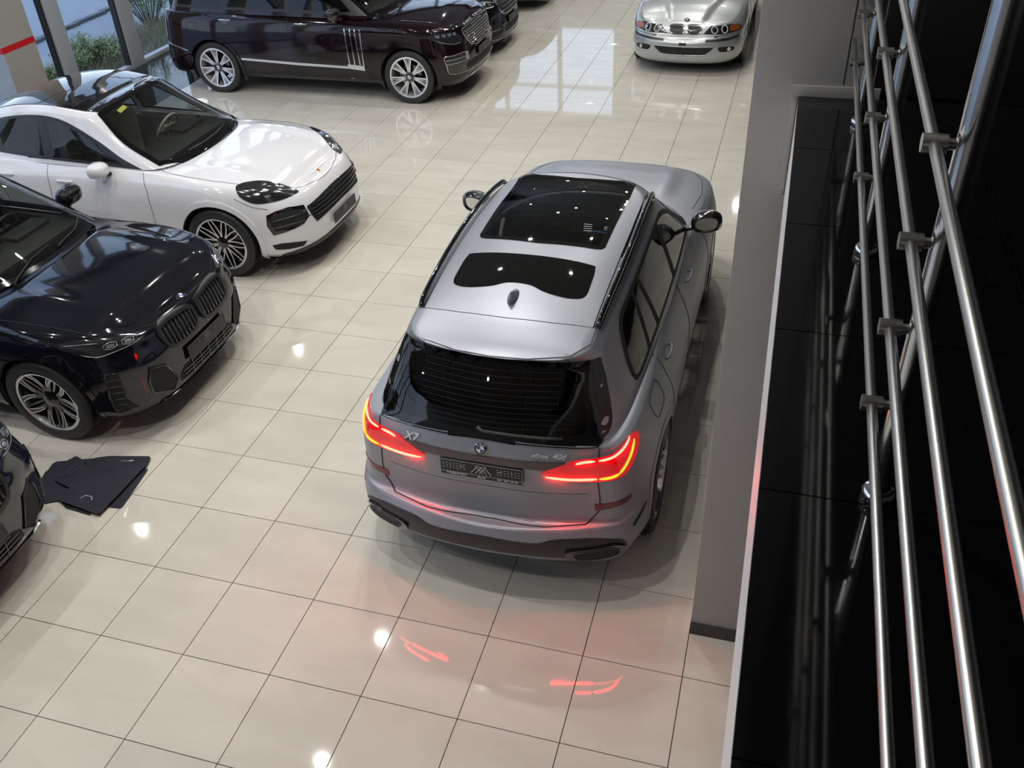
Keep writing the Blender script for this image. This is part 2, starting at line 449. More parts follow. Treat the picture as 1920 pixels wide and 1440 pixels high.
# ------------------------------------------------------------------ wheels, interiors, plates, badges
def make_wheel(parent, loc, side, R, rr, width, spokes, face='rim_silver', base='black_gloss', barrel='black_gloss', cap_m='black_gloss', hub_r=.075, dish=.035, steer=0):
    """side +1 = left (outer face towards +y). spokes: list of (n, phase, a_in, a_out, w_in, w_out, r_in, r_out, depth)"""
    def P(a, b, z): return (a, z, b)
    # rim: barrel + lip + spokes (local outer face at y=0)
    bm = bmesh.new()
    add_lathe(bm, [(rr + .012, -.012), (rr + .012, 0.0), (rr + .002, .004), (rr - .012, 0.0), (rr - .018, -.02), (rr - .035, -.10), (rr - .04, -width + .03), (rr - .02, -width)], 56, mi=0)
    def spoke(n, ph, ain, aout, win, wout, ri, ro, dep, mi_face):
        for k in range(n):
            A = RAD(ph) + 2 * pi * k / n
            steps = 6; Lf, Rt = [], []
            for i in range(steps + 1):
                t = i / steps; r = ri + (ro - ri) * t; a = A + RAD(ain + (aout - ain) * t); w = win + (wout - win) * t
                Lf.append((r, a, w)); 
            top_l, top_r, bl, br = [], [], [], []
            for r, a, w in Lf:
                cx, cz = r * cos(a), r * sin(a); tx, tz = -sin(a), cos(a)
                y = -dep * (1 - ((r - ri) / (ro - ri)) ** 1.5) if ro > ri else 0
                y = -dep * (1 - (r / rr) ** 2) - .006
                top_l.append(bm.verts.new((cx + tx * w / 2, y, cz + tz * w / 2))); top_r.append(bm.verts.new((cx - tx * w / 2, y, cz - tz * w / 2)))
                bl.append(bm.verts.new((cx + tx * w * .75, y - .03, cz + tz * w * .75))); br.append(bm.verts.new((cx - tx * w * .75, y - .03, cz - tz * w * .75)))
            for i in range(steps):
                f = bm.faces.new((top_l[i], top_l[i + 1], top_r[i + 1], top_r[i])); f.material_index = mi_face
                f = bm.faces.new((top_l[i + 1], top_l[i], bl[i], bl[i + 1])); f.material_index = 1
                f = bm.faces.new((top_r[i], top_r[i + 1], br[i + 1], br[i])); f.material_index = 1
            f = bm.faces.new((top_l[0], top_r[0], br[0], bl[0])); f.material_index = 1
    for s in spokes: spoke(*s)
    add_lathe(bm, [(0.001, -dish * .75), (hub_r * .6, -dish * .72), (hub_r, -dish - .004), (hub_r, -dish - .05)], 24, mi=1)
    bmesh.ops.recalc_face_normals(bm, faces=bm.faces)
    rim = bm_obj('wheel', bm, [face, base, barrel], parent, autosharp=RAD(35))
    # tyre
    bm = bmesh.new(); h = R - rr
    prof = [(rr + .006, -.015), (rr + .02, .004), (rr + h * .45, .012), (R - .02, .004), (R - .004, -.012), (R, -.035), (R, -width + .035), (R - .004, -width + .012), (R - .02, -width - .002), (rr + h * .45, -width - .01), (rr + .01, -width + .01)]
    add_lathe(bm, prof, 72)
    # tread blocks as shallow sipes across the shoulder
    for k in range(72):
        a = 2 * pi * k / 72
        for yy in (-.03, -width + .03):
            bmv = add_box(bm, (0, 0, 0), (.006, .035, .004))
            bmesh.ops.translate(bm, vec=(0, yy, R - .0005), verts=bmv); bmesh.ops.rotate(bm, cent=(0, 0, 0), matrix=Matrix.Rotation(a, 3, 'Y'), verts=bmv)
    for q in (.25, .5, .75):
        add_lathe(bm, [(R + .0008, -width * q - .004), (R + .0008, -width * q + .004)], 72, mi=1)
    ty = bm_obj('tyre', bm, ['rubber', 'black_matte'], rim, autosharp=RAD(30))
    bm = bmesh.new(); add_lathe(bm, [(.06, -.10), (.17, -.10), (.17, -.125), (.06, -.125)], 40)
    add_box(bm, (.13, -.11, .04), (.08, .07, .16), bevel=.01)
    bmesh.ops.recalc_face_normals(bm, faces=bm.faces)
    bm_obj('brake_disc', bm, 'disc', rim, autosharp=RAD(30))
    bm = bmesh.new(); add_lathe(bm, [(0.0005, -dish * .75 + .004), (.026, -dish * .75 + .003), (.032, -dish * .75 - .002)], 24)
    bm_obj('hub_cap', bm, cap_m, rim, smooth=True)
    rim.location = loc; rim.rotation_euler = (0, 0, (0 if side > 0 else pi) + steer)
    return rim
def copy_part(o, parent, loc, rz):
    c = o.copy(); COL.objects.link(c); c.parent = parent; c.location = loc; c.rotation_euler = (0, 0, rz)
    for ch in o.children:
        d = ch.copy(); COL.objects.link(d); d.parent = c
    return c
def arch_liner(parent, cx, cz, r, y0, y1):
    for sg in (1, -1):
        bm = bmesh.new(); prev = None
        for k in range(25):
            a = RAD(-25 + 230 * k / 24); x, z = cx + (r + .004) * cos(a), cz + (r + .004) * sin(a)
            cur = (bm.verts.new((x, sg * y0, z)), bm.verts.new((x, sg * y1, z)))
            if prev: bm.faces.new((prev[0], cur[0], cur[1], prev[1]))
            prev = cur
        ring = [bm.verts.new((cx + (r + .004) * cos(RAD(-25 + 230 * k / 24)), sg * y1, cz + (r + .004) * sin(RAD(-25 + 230 * k / 24)))) for k in range(25)]
        bm.faces.new(ring); bm_obj('wheel_arch_liner', bm, 'well', parent, smooth=False)
def arch_trim(sh, parent, cx, cz, r, m, w=.035, th=.012, a0=-22, a1=202, name='wheel_arch_trim'):
    for fr in ('L', 'R'):
        out = [(cx + (r + w) * cos(RAD(a0 + (a1 - a0) * k / 30)), cz + (r + w) * sin(RAD(a0 + (a1 - a0) * k / 30))) for k in range(31)]
        inn = [(cx + (r + .0015) * cos(RAD(a0 + (a1 - a0) * k / 30)), cz + (r + .0015) * sin(RAD(a0 + (a1 - a0) * k / 30))) for k in range(31)]
        patch(sh, name, out + inn[::-1], fr, m, parent, off=0, th=th, step=.05, seg=.02)
def seat(parent, x, y, m, z=.52, back=1):
    bm = bmesh.new(); add_box(bm, (x, y, z), (.50, .50, .16), bevel=.05)
    add_box(bm, (x - .26, y, z + .32), (.14, .48, .62), rot=None, bevel=.05)
    o = bm_obj('seat', bm, m, parent, autosharp=RAD(50))
    bm = bmesh.new(); add_box(bm, (x - .30, y, z + .72), (.09, .26, .16), bevel=.035); bm_obj('headrest', bm, m, o, autosharp=RAD(50))
    return o
def interior(parent, xdash, zbelt, m, rows=((.15, .37), (-.75, .37)), drv=1, wid=.72, seat_z=.55, screens=True, wheel_m='leather_black', ring_r=.185):
    bm = bmesh.new()
    add_box(bm, (xdash, 0, zbelt - .09), (.42, wid * 2, .22), bevel=.06)
    add_box(bm, (xdash - .12, drv * .37, zbelt + .02), (.20, .42, .07), bevel=.025)
    dsh = bm_obj('dashboard', bm, 'dash', parent, autosharp=RAD(50))
    bm = bmesh.new(); add_box(bm, (xdash - .45, 0, zbelt - .30), (.9, .26, .22), bevel=.04); bm_obj('centre_console', bm, 'dash', parent, autosharp=RAD(50))
    for x, y in rows:
        for sg in (1, -1): seat(parent, x, sg * y, m, seat_z)
    # steering wheel
    bm = bmesh.new(); n = 36; k2 = 10; cx, cy, cz = xdash - .38, drv * .37, zbelt - .02
    rm = Matrix.Rotation(RAD(-62), 3, 'Y')
    rings = []
    for i in range(n):
        a = 2 * pi * i / n; ring = []
        for j in range(k2):
            b = 2 * pi * j / k2; r = ring_r + .015 * cos(b)
            ring.append(bm.verts.new(Vector((cx, cy, cz)) + rm @ Vector((r * cos(a), r * sin(a), .015 * sin(b)))))
        rings.append(ring)
    for i in range(n):
        for j in range(k2): bm.faces.new((rings[i][j], rings[(i + 1) % n][j], rings[(i + 1) % n][(j + 1) % k2], rings[i][(j + 1) % k2]))
    for a, w in ((0, .04), (90, .045), (-90, .045), (180, .04)):
        v = add_box(bm, (.09, 0, 0), (.17, w, .012), bevel=.003)
        bmesh.ops.rotate(bm, cent=(0, 0, 0), matrix=Matrix.Rotation(RAD(a), 3, 'Z'), verts=v); bmesh.ops.rotate(bm, cent=(0, 0, 0), matrix=rm, verts=v); bmesh.ops.translate(bm, vec=(cx, cy, cz), verts=v)
    v = add_box(bm, (0, 0, 0), (.12, .15, .04), bevel=.015); bmesh.ops.rotate(bm, cent=(0, 0, 0), matrix=rm, verts=v); bmesh.ops.translate(bm, vec=(cx, cy, cz), verts=v)
    bm_obj('steering_wheel', bm, wheel_m, parent, autosharp=RAD(50))
    bm = bmesh.new(); add_box(bm, (xdash - 1.0, 0, .34), (2.6, wid * 2, .02)); bm_obj('cabin_floor', bm, 'dash', parent)
    return dsh
def place(o, parent, loc, x_dir, up):
    """orient a flat object whose x runs along x_dir and y along up"""
    X = Vector(x_dir).normalized(); Yv = Vector(up).normalized(); Z = X.cross(Yv).normalized(); Yv = Z.cross(X)
    o.parent = parent
    o.matrix_local = Matrix(((X.x, Yv.x, Z.x, loc[0]), (X.y, Yv.y, Z.y, loc[1]), (X.z, Yv.z, Z.z, loc[2]), (0, 0, 0, 1)))
    return o
def put_text(s, size, m, name='lettering', extrude=.0015, shear=0, spacing=1):
    me = text_mesh(s, size, extrude, shear, spacing); me.materials.append(M[m]); o = bpy.data.objects.new(name, me); COL.objects.link(o); return o
def plate(parent, loc, x_dir, up, rear=False, w=.52, h=.115):
    """dark dealer plate: embossed bars, crossed strokes in the middle, lettering below"""
    bm = bmesh.new(); add_box(bm, (0, 0, .004), (w, h, .010), bevel=.004)
    o = bm_obj('number_plate', bm, 'plate_black', None, autosharp=RAD(40)); place(o, parent, loc, x_dir, up)
    bm = bmesh.new(); rnd = random.Random(3)
    zt = .0098
    def bar(cx, cy, sx, sy, rot=0):
        v = add_box(bm, (0, 0, 0), (sx, sy, .0025))
        if rot: bmesh.ops.rotate(bm, cent=(0, 0, 0), matrix=Matrix.Rotation(RAD(rot), 3, 'Z'), verts=v)
        bmesh.ops.translate(bm, vec=(cx, cy, zt), verts=v)
    y0 = .012
    for sg in (-1, 1):
        for k in range(7):
            x = sg * (.105 + k * .022)
            if k in (1, 4): bar(x, y0 + .006, .003, .052); bar(x, y0 + .012, .012, .003)
            else:
                for dy in (-.018, 0, .018): bar(x, y0 + dy + .006, .013, .003)
        bar(sg * .115, y0 + .006, .008, .008, 45)
    for sg in (-1, 1):
        for dx, L in ((0, .075), (.028, .075)): bar(sg * (.012 + dx) , y0 + .002, .006, L, sg * 38)
        bar(sg * .012, y0 + .002, .006, .075, -sg * 38)
    for x in (-w / 2 + .004, w / 2 - .004): bar(x, .0, .0025, h - .012)
    for y in (-h / 2 + .005, h / 2 - .005, -.030): bar(0, y, w - .012, .002)
    ob = bm_obj('plate_pattern', bm, 'silver_print' if rear else 'grey_print', o)
    if rear:
        for t, x, s_, shr in (('TVERDOVSKY', -.155, .019, 0), ('Auto', 0.0, .022, .4), ('067 467 40 99', .165, .019, 0)):
            q = put_text(t, s_, 'white_print', 'plate_lettering', .0012, shr, 1.15); q.parent = o; q.location = (x, -.042, .0095)
    return o
def roundel(parent, loc, x_dir, up, r=.041):
    bm = bmesh.new()
    add_lathe(bm, [(.0005, .006), (r * .6, .0055), (r * .93, .003), (r * .93, 0)], 36, axis='z', mi=0)
    add_lathe(bm, [(r * .92, .0), (r * .94, .0055), (r, .004), (r, 0)], 36, axis='z', mi=1)
    add_lathe(bm, [(r * .56, .004), (r * .57, .0078), (r * .62, .0078), (r * .63, .004)], 36, axis='z', mi=1)
    for k in range(4):
        a0 = pi / 2 * k; pts = [(0, 0)] + [(r * .57 * cos(a0 + pi / 2 * t / 8), r * .57 * sin(a0 + pi / 2 * t / 8)) for t in range(9)]
        add_prism(bm, pts, .005, .0075, mi=2 if k % 2 == 1 else 3)
    bmesh.ops.recalc_face_normals(bm, faces=bm.faces)
    o = bm_obj('badge', bm, ['black_gloss', 'chrome', 'blue_enamel', 'white_print'], None, autosharp=RAD(35)); place(o, parent, loc, x_dir, up)
    for ch, a in (('B', 128), ('M', 90), ('W', 52)):
        q = put_text(ch, r * .42, 'chrome', 'badge_letter', .0008); q.parent = o; q.location = (r * .77 * cos(RAD(a)), r * .77 * sin(RAD(a)), .0052); q.rotation_euler = (0, 0, RAD(a - 90))
    return o
def door_mirror(sh, parent, x, y, z, side, shell_m, w=.24, h=.17, d=.13, glassm='chrome', base_m='black_gloss'):
    """rounded mirror housing on a short arm; glass faces the rear"""
    bm = bmesh.new()
    n = 18; secs = [(-.5, .80), (-.35, .98), (-.05, 1.0), (.2, .9), (.38, .66), (.47, .35)]
    rings = []
    for t, s_ in secs:
        ring = []
        for k in range(n):
            a = 2 * pi * k / n; c, s2 = cos(a), sin(a); e = .75
            yy = (abs(c) ** e) * (1 if c > 0 else -1) * w / 2 * s_; zz = (abs(s2) ** e) * (1 if s2 > 0 else -1) * h / 2 * s_
            zz += .02 * (yy / w) * 1
            ring.append(bm.verts.new((t * d * 1.3, side * yy, zz)))
        rings.append(ring)
    for A, B in zip(rings, rings[1:]):
        for k in range(n): bm.faces.new((A[k], A[(k + 1) % n], B[(k + 1) % n], B[k]))
    bm.faces.new(rings[-1]); 
    inner = [bm.verts.new((v.co.x + .004, v.co.y * .86, v.co.z * .84)) for v in rings[0]]
    for k in range(n): bm.faces.new((rings[0][k], inner[k], inner[(k + 1) % n], rings[0][(k + 1) % n]))
    gl = [bm.verts.new((v.co.x + .012, v.co.y * .98, v.co.z * .98)) for v in inner]
    for k in range(n): bm.faces.new((inner[k], gl[k], gl[(k + 1) % n], inner[(k + 1) % n]))
    f = bm.faces.new(gl); f.material_index = 1
    bmesh.ops.recalc_face_normals(bm, faces=bm.faces)
    o = bm_obj('door_mirror', bm, [shell_m, glassm], parent, autosharp=RAD(40)); o.location = (x, y, z); o.rotation_euler = (0, 0, -side * RAD(8))
    bm = bmesh.new(); add_tube(bm, [(0.02, -side * w * .25, -h * .42), (.04, -side * w * .6, -h * .55), (.07, -side * (w * .5 + .05), -h * .62)], [.032, .028, .035], 12, squash=.6)
    bm_obj('mirror_arm', bm, base_m, o, smooth=True)
    return o
def car_base(name, label, pose, cat='car'):
    o = empty(name, (pose[0], pose[1], 0), RAD(pose[2])); tag(o, label, cat); return o
def underbody(parent, x0, x1, w, z=.2):
    bm = bmesh.new(); add_box(bm, ((x0 + x1) / 2, 0, z + .05), (x1 - x0, w * 2, .1), bevel=.03); return bm_obj('underbody', bm, 'well', parent)
def handle(sh, parent, x, z, frame, m='chrome', L=.19, pull_m=None, cup=True):
    if m == 'chrome': pull_m = m; m = M['black_gloss']
    if cup:
        patch(sh, 'handle_recess', [(x + .055 * cos(2 * pi * k / 20), z - .008 + .032 * sin(2 * pi * k / 20)) for k in range(20)], frame, m, parent, off=.0, th=.0012, step=.02)
    q = [sh.hit(AX[frame][0](x + dx, z + .004), AX[frame][1]) for dx in (-L / 2, -L / 2 + .025, 0, L / 2 - .025, L / 2)]
    if all(q):
        pts = [h[0] + h[1] * o for h, o in zip(q, (.002, .022, .03, .022, .002))]
        bm = bmesh.new(); add_tube(bm, catmull([tuple(p) for p in pts], 4), .0095, 8, squash=1.2); bm_obj('door_handle', bm, pull_m or m, parent, smooth=True)
# ------------------------------------------------------------------ materials of the room
def tile_mat():
    m = bpy.data.materials.new('cream_porcelain'); m.use_nodes = True; n = m.node_tree.nodes; l = m.node_tree.links; b = n['Principled BSDF']
    oi = n.new('ShaderNodeObjectInfo'); tc = n.new('ShaderNodeTexCoord'); geo = n.new('ShaderNodeNewGeometry')
    z = n.new('ShaderNodeTexNoise'); z.inputs['Scale'].default_value = 1.7; z.inputs['Detail'].default_value = 4; z.inputs['Distortion'].default_value = .6
    mp = n.new('ShaderNodeMapping'); mp.inputs['Scale'].default_value = (.8, 2.2, 1)
    l.new(geo.outputs['Position'], mp.inputs[0]); l.new(mp.outputs[0], z.inputs['Vector'])
    r = n.new('ShaderNodeMapRange'); r.inputs['From Min'].default_value = .3; r.inputs['From Max'].default_value = .7; r.inputs['To Min'].default_value = .93; r.inputs['To Max'].default_value = 1.05
    l.new(z.outputs['Fac'], r.inputs['Value'])
    r2 = n.new('ShaderNodeMapRange'); r2.inputs['To Min'].default_value = .97; r2.inputs['To Max'].default_value = 1.03; l.new(oi.outputs['Random'], r2.inputs['Value'])
    mu = n.new('ShaderNodeMath'); mu.operation = 'MULTIPLY'; l.new(r.outputs[0], mu.inputs[0]); l.new(r2.outputs[0], mu.inputs[1])
    sc = n.new('ShaderNodeVectorMath'); sc.operation = 'SCALE'; sc.inputs[0].default_value = (.64, .605, .525); l.new(mu.outputs[0], sc.inputs['Scale']); l.new(sc.outputs[0], b.inputs['Base Color'])
    b.inputs['Roughness'].default_value = .035; b.inputs['Specular IOR Level'].default_value = .6
    return m
M['tile'] = tile_mat()
M['grout'] = mat('grout', (.02, .015, .011), .8)
M['granite'] = mat('granite', (.012, .013, .015), .06, noise=(30, .3))
M['black_tile'] = mat('black_tile', (.0035, .0032, .0035), .07)
M['grout_dark'] = mat('grout_dark', (.13, .13, .13), .8)
M['wall_grey'] = mat('wall_grey', (.40, .38, .36), .42, noise=(1.5, .05))
M['wall_white'] = mat('wall_white', (.62, .61, .60), .4)
M['wall_dark'] = mat('wall_dark', (.06, .06, .065), .6)
M['ceiling'] = mat('ceiling', (.42, .42, .41), .8)
M['ceiling_dark'] = mat('ceiling_dark', (.03, .03, .03), .8)
M['frame_alu'] = mat('frame_alu', (.42, .46, .50), .35, noise=(3, .04))
M['gasket'] = mat('gasket', (.015, .015, .016), .5)
M['red_band'] = mat('red_band', (.62, .012, .016), .4)
M['asphalt'] = mat('asphalt', (.33, .35, .37), .85, noise=(9, .25), bump=(40, .6))
M['kerb'] = mat('kerb', (.17, .18, .19), .9, noise=(30, .3))
M['steel'] = mat('steel', (.54, .53, .50), .30, 1)
M['steel_post'] = mat('steel_post', (.62, .61, .60), .18, 1)
M['leaf'] = mat('leaf', (.24, .31, .12), .6); M['leaf2'] = mat('leaf2', (.48, .50, .28), .6)
M['stem'] = mat('stem', (.12, .09, .05), .8); M['dry_grass'] = mat('dry_grass', (.33, .32, .22), .8)
M['window_glass'] = glass('window_glass', (.93, .96, .97), .8)
M['baseboard'] = mat('baseboard', (.05, .045, .042), .4)

# ------------------------------------------------------------------ floor: base plate and tiles
T = .6; XT0 = -5.05
def proj(x, y, z=0):
    d = co.matrix_world.to_3x3().transposed() @ (Vector((x, y, z)) - Vector(CAMP))
    if d.z >= -.01: return None
    return 960 + FPX * d.x / -d.z, 720 - FPX * d.y / -d.z, -d.z
bm = bmesh.new(); add_box(bm, (1.2, 8, -.07), (15.8, 36, .12)); floor = bm_obj('floor', bm, 'grout'); tag(floor, kind='structure')
G_ = .0025
def tile_bm(bm, x0, x1, y0, y1):
    A = [bm.verts.new((x, y, -.012)) for x, y in ((x0, y0), (x1, y0), (x1, y1), (x0, y1))]
    e = .0008
    B = [bm.verts.new((x, y, -e)) for x, y in ((x0, y0), (x1, y0), (x1, y1), (x0, y1))]
    Cc = [bm.verts.new((x, y, 0)) for x, y in ((x0 + e, y0 + e), (x1 - e, y0 + e), (x1 - e, y1 - e), (x0 + e, y1 - e))]
    for P, Q in ((A, B), (B, Cc)):
        for i in range(4): bm.faces.new((P[i], P[(i + 1) % 4], Q[(i + 1) % 4], Q[i]))
    bm.faces.new(Cc)
cells = []
for i in range(-9, 11):
    for j in range(-12, 42):
        x0, x1, y0, y1 = i * T, (i + 1) * T, j * T, (j + 1) * T
        x0 = max(x0, XT0)
        if x1 - x0 < .05: continue
        q = [proj(x, y) for x, y in ((x0, y0), (x1, y0), (x1, y1), (x0, y1))]
        ar = 0
        if all(q):
            cxp = sum(k[0] for k in q) / 4; cyp = sum(k[1] for k in q) / 4
            ar = abs(sum(q[a][0] * q[(a + 1) % 4][1] - q[(a + 1) % 4][0] * q[a][1] for a in range(4))) / 2
            if not (-120 < cxp < 1400 and -60 < cyp < 1540): ar = 0
        cells.append((ar, x0, x1, y0, y1))
cells.sort(reverse=True)
bm = bmesh.new(); tile_bm(bm, G_, T - G_, G_, T - G_); tile0 = None
rest = bmesh.new(); nt = 0
for ar, x0, x1, y0, y1 in cells:
    full = x1 - x0 > T - .01
    if ar > 0 and nt < 300:
        nt += 1
        if full:
            if tile0 is None: tile0 = bm_obj('floor_tile', bm, 'tile', floor); o = tile0
            else: o = tile0.copy(); COL.objects.link(o)
            o.location = (x0, y0, 0)
        else:
            b2 = bmesh.new(); tile_bm(b2, G_, x1 - x0 - G_, G_, T - G_); o = bm_obj('floor_tile', b2, 'tile', floor); o.location = (x0, y0, 0)
    else: tile_bm(rest, x0 + G_, x1 - G_, y0 + G_, y1 - G_)
tag(bm_obj('floor_tiles', rest, 'tile', floor), kind='stuff')
# polished granite strip along the glazing
GX0, GX1 = -6.60, XT0
for j in range(-5, 20):
    b2 = bmesh.new(); tile_bm(b2, .002, GX1 - GX0 - .004, .002, 1.196); o = bm_obj('granite_slab', b2, 'granite', floor); o.location = (GX0, j * 1.2 + .3, 0)

# ------------------------------------------------------------------ glazed wall on the left
WX = -6.60
def boxo(name, c, s, m, parent=None, bevel=0, kind=None):
    bm = bmesh.new(); add_box(bm, c, s, bevel=bevel); o = bm_obj(name, bm, m, parent, autosharp=RAD(40) if bevel else None)
    if kind: tag(o, kind=kind)
    return o
wl_ = boxo('wall_left', (WX - .15, 8, CEIL - .35), (.3, 36, .7), 'wall_dark', kind='structure')
mul = [(8.42, 8.72)] + [(10.03 + 1.62 * k, 10.37 + 1.62 * k) for k in range(8)] + [(8.57 - 1.62 * k - .15, 8.57 - 1.62 * k + .15) for k in range(2, 9)]
edges_y = sorted(mul); k = 0
for a, b in edges_y:
    o = boxo('mullion', (WX, (a + b) / 2, 3.15), (.16, b - a, 6.3), 'frame_alu', wl_, .006)
    boxo('gasket', (WX, a - .022, 3.15), (.10, .03, 6.2), 'gasket', o)
bounds = [-8.0] + [v for ab in edges_y for v in ab] + [26.0]
n_win = 0
for a, b in zip(bounds[0::2], bounds[1::2]):
    if b - a < .1: continue
    n_win += 1
    w = empty('window_%d' % n_win, (WX, (a + b) / 2, 0)); tag(w, kind='structure')
    L = b - a
    boxo('window_pane', (0, 0, 3.15), (.012, L, 6.2), 'window_glass', w)
    boxo('window_sill', (.0, 0, .035), (.12, L, .07), 'frame_alu', w, .004)
    boxo('transom', (0, 0, 4.0), (.10, L, .09), 'frame_alu', w, .004)
    boxo('window_head', (0, 0, 6.27), (.12, L, .08), 'frame_alu', w, .004)
# column with the red band
cl = boxo('trim_1', (-6.82, 7.76, 3.15), (.46, .67, 6.3), 'wall_grey', kind='structure')
boxo('red_stripe', (-6.82, 7.76, 1.04), (.466, .676, .085), 'red_band', cl)
# other walls, ceiling
wf = boxo('wall_far', (1.2, 26.1, 1.7), (15.8, .2, 3.4), 'wall_grey', kind='structure')
boxo('wall_right', (9.1, 8, 3.5), (.2, 36, 7), 'wall_dark', kind='structure')
boxo('wall_near', (1.2, -10.1, 3.5), (15.8, .2, 7), 'wall_grey', kind='structure')
boxo('ceiling', (-1.1, 8, CEIL + .1), (11.4, 36.4, .2), 'ceiling', kind='structure')
boxo('ceiling_mezzanine', (6.9, 8, CEIL + .1), (4.6, 36.4, .2), 'ceiling_dark', kind='structure')
boxo('trim_2', (1.2, 26.1, 6.6), (15.8, .2, .8), 'wall_dark', kind='structure')
for k in range(4):
    x = -6.6 + k * 1.85
    boxo('far_mullion', (x, 26.1, 4.8), (.14, .16, 2.8), 'frame_alu', wf, .005)
w = empty('window_99', (-3.85, 26.1, 0)); tag(w, kind='structure')
boxo('window_pane', (0, 0, 4.8), (5.5, .012, 2.8), 'window_glass', w)
boxo('transom', (0, 0, 5.3), (5.5, .1, .09), 'frame_alu', w, .004)
boxo('trim_3', (4.0, 26.1, 4.8), (10.2, .2, 2.8), 'wall_grey', kind='structure')

# ------------------------------------------------------------------ ground and plants outside
bm = bmesh.new(); add_box(bm, (-27, 12, -.16), (40.5, 60, .1)); og = bm_obj('ground_outside', bm, 'asphalt'); tag(og, kind='structure')
bm = bmesh.new()
for k in range(60):
    x = -9.9 - .55 * sin(k * .11) - .25 * random.random() * .3; y = 7.0 + k * .30
    add_box(bm, (-9.7 - k * .01 + random.uniform(-.03, .03), y, -.08), (.10 + random.random() * .05, .30, .07), bevel=.01)
tag(bm_obj('kerb_line', bm, 'kerb', og), kind='stuff')
def bush(name, label, cx, cy, r, h, n, leafm, seed, grp='shrubs outside the glazing', z0=-.12, ls=.045):
    rnd = random.Random(seed)
    bm = bmesh.new(); tips = []
    for k in range(34):
        a = rnd.random() * 2 * pi; rr = r * sqrt(rnd.random()); hh = h * (1 - .55 * (rr / r) ** 2) * rnd.uniform(.75, 1.0)
        p0 = Vector((cx + .15 * rr * cos(a), cy + .15 * rr * sin(a), z0)); p2 = Vector((cx + rr * cos(a), cy + rr * sin(a), z0 + hh)); p1 = (p0 + p2) / 2 + Vector((0, 0, .1))
        add_tube(bm, catmull([tuple(p0), tuple(p1), tuple(p2)], 3), [.008] * 3 + [.005] * 4, 5); tips.append((p0, p1, p2))
    root = bm_obj(name, bm, 'stem', None, smooth=True); tag(root, label, 'shrub', grp)
    V = []; F = []; mi = []
    for k in range(n):
        p0, p1, p2 = rnd.choice(tips); t = rnd.uniform(.25, 1.02) ** .8
        p = p0.lerp(p1, t * 2) if t < .5 else p1.lerp(p2, t * 2 - 1)
        p = p + Vector((rnd.gauss(0, .05), rnd.gauss(0, .05), rnd.gauss(0, .04)))
        d = Vector((rnd.gauss(0, 1), rnd.gauss(0, 1), rnd.gauss(.4, .6))).normalized(); s_ = d.cross(Vector((rnd.random(), rnd.random(), 1))).normalized() * ls * .32; e = d * ls * rnd.uniform(.7, 1.3); up = d.cross(s_).normalized() * ls * .08
        b = len(V); V += [p, p + e * .5 + s_ + up, p + e, p + e * .5 - s_ + up]; F += [(b, b + 1, b + 2), (b, b + 2, b + 3)]; q = rnd.random() < .4; mi += [q, q]
    tag(mesh_obj('leaves', V, F, leafm, root, smooth=False, fmats=[int(q) for q in mi]), kind='stuff')
    return root
bush('leafy_shrub', 'round green shrub with pale flower tips just outside the glazing', -7.55, 10.2, .60, .62, 5200, ['leaf', 'leaf2'], 1)
bush('low_shrub', 'small green shrub outside, beside the striped column', -7.45, 9.22, .27, .42, 1500, ['leaf', 'leaf2'], 2)
bush('tall_shrub', 'tall loose green shrub outside behind the burgundy car', -8.3, 13.1, .75, 1.5, 4200, ['leaf', 'leaf'], 3)
def grass(name, label, x0, x1, y0, y1, n, h, m, seed):
    rnd = random.Random(seed); V = []; F = []
    for k in range(n):
        x, y = rnd.uniform(x0, x1), rnd.uniform(y0, y1); a = rnd.random() * pi; w = .006; hh = h * rnd.uniform(.4, 1.1); lx, ly = rnd.gauss(0, .08), rnd.gauss(0, .08)
        b = len(V); V += [(x - w * cos(a), y - w * sin(a), -.11), (x + w * cos(a), y + w * sin(a), -.11), (x + lx * .5, y + ly * .5, -.11 + hh * .6), (x + lx, y + ly, -.11 + hh)]; F += [(b, b + 1, b + 2), (b + 2, b + 1, b + 3)]
    o = mesh_obj(name, V, F, m, None, smooth=False); tag(o, label, 'grass', kind='stuff'); return o
grass('dry_grass', 'dry grass growing outside along the foot of the glazing', -8.2, -6.85, 9.2, 14.5, 5200, .26, 'dry_grass', 5)

# ------------------------------------------------------------------ grey column and mezzanine on the right
COLX0, COLX1, COLY = 4.205, 4.66, .335
MZ = 3.35; MX = 4.385
cl2 = boxo('wall_pier', (4.43, COLY + .45, 3.5), (COLX1 - COLX0, .9, 7.0), 'wall_grey', bevel=.003, kind='structure')
boxo('baseboard_pier', (4.43, COLY - .004, .05), (COLX1 - COLX0 + .004, .012, .10), 'baseboard', cl2)
boxo('panel_joint', (4.545, COLY - .0005, 5.2), (.0035, .003, 3.6), 'seam', cl2)
slab = boxo('mezzanine_floor', (MX + 2.35, (-10 + COLY) / 2, (2.94 + MZ - .015) / 2), (4.7, COLY + 9.98, MZ - .015 - 2.94), 'wall_white', kind='structure')
boxo('mezzanine_floor_far', (COLX1 + 2.2, COLY + 6.3, (2.94 + MZ) / 2), (4.4, 12.5, MZ - 2.94), 'black_tile', kind='structure')
boxo('baseboard_mezzanine', (MX + .135, COLY - .006, MZ + .02), (.33, .010, .045), 'wall_grey', cl2, .001)
boxo('slab_trim', (MX - .016, COLY - .003, 3.16), (.022, .006, .46), 'wall_grey', cl2, .001)
ys = [-2.02 - .6 * k for k in range(13, 0, -1)] + [-2.02, -1.42, -.82, -.22, COLY - .004]
tb = None
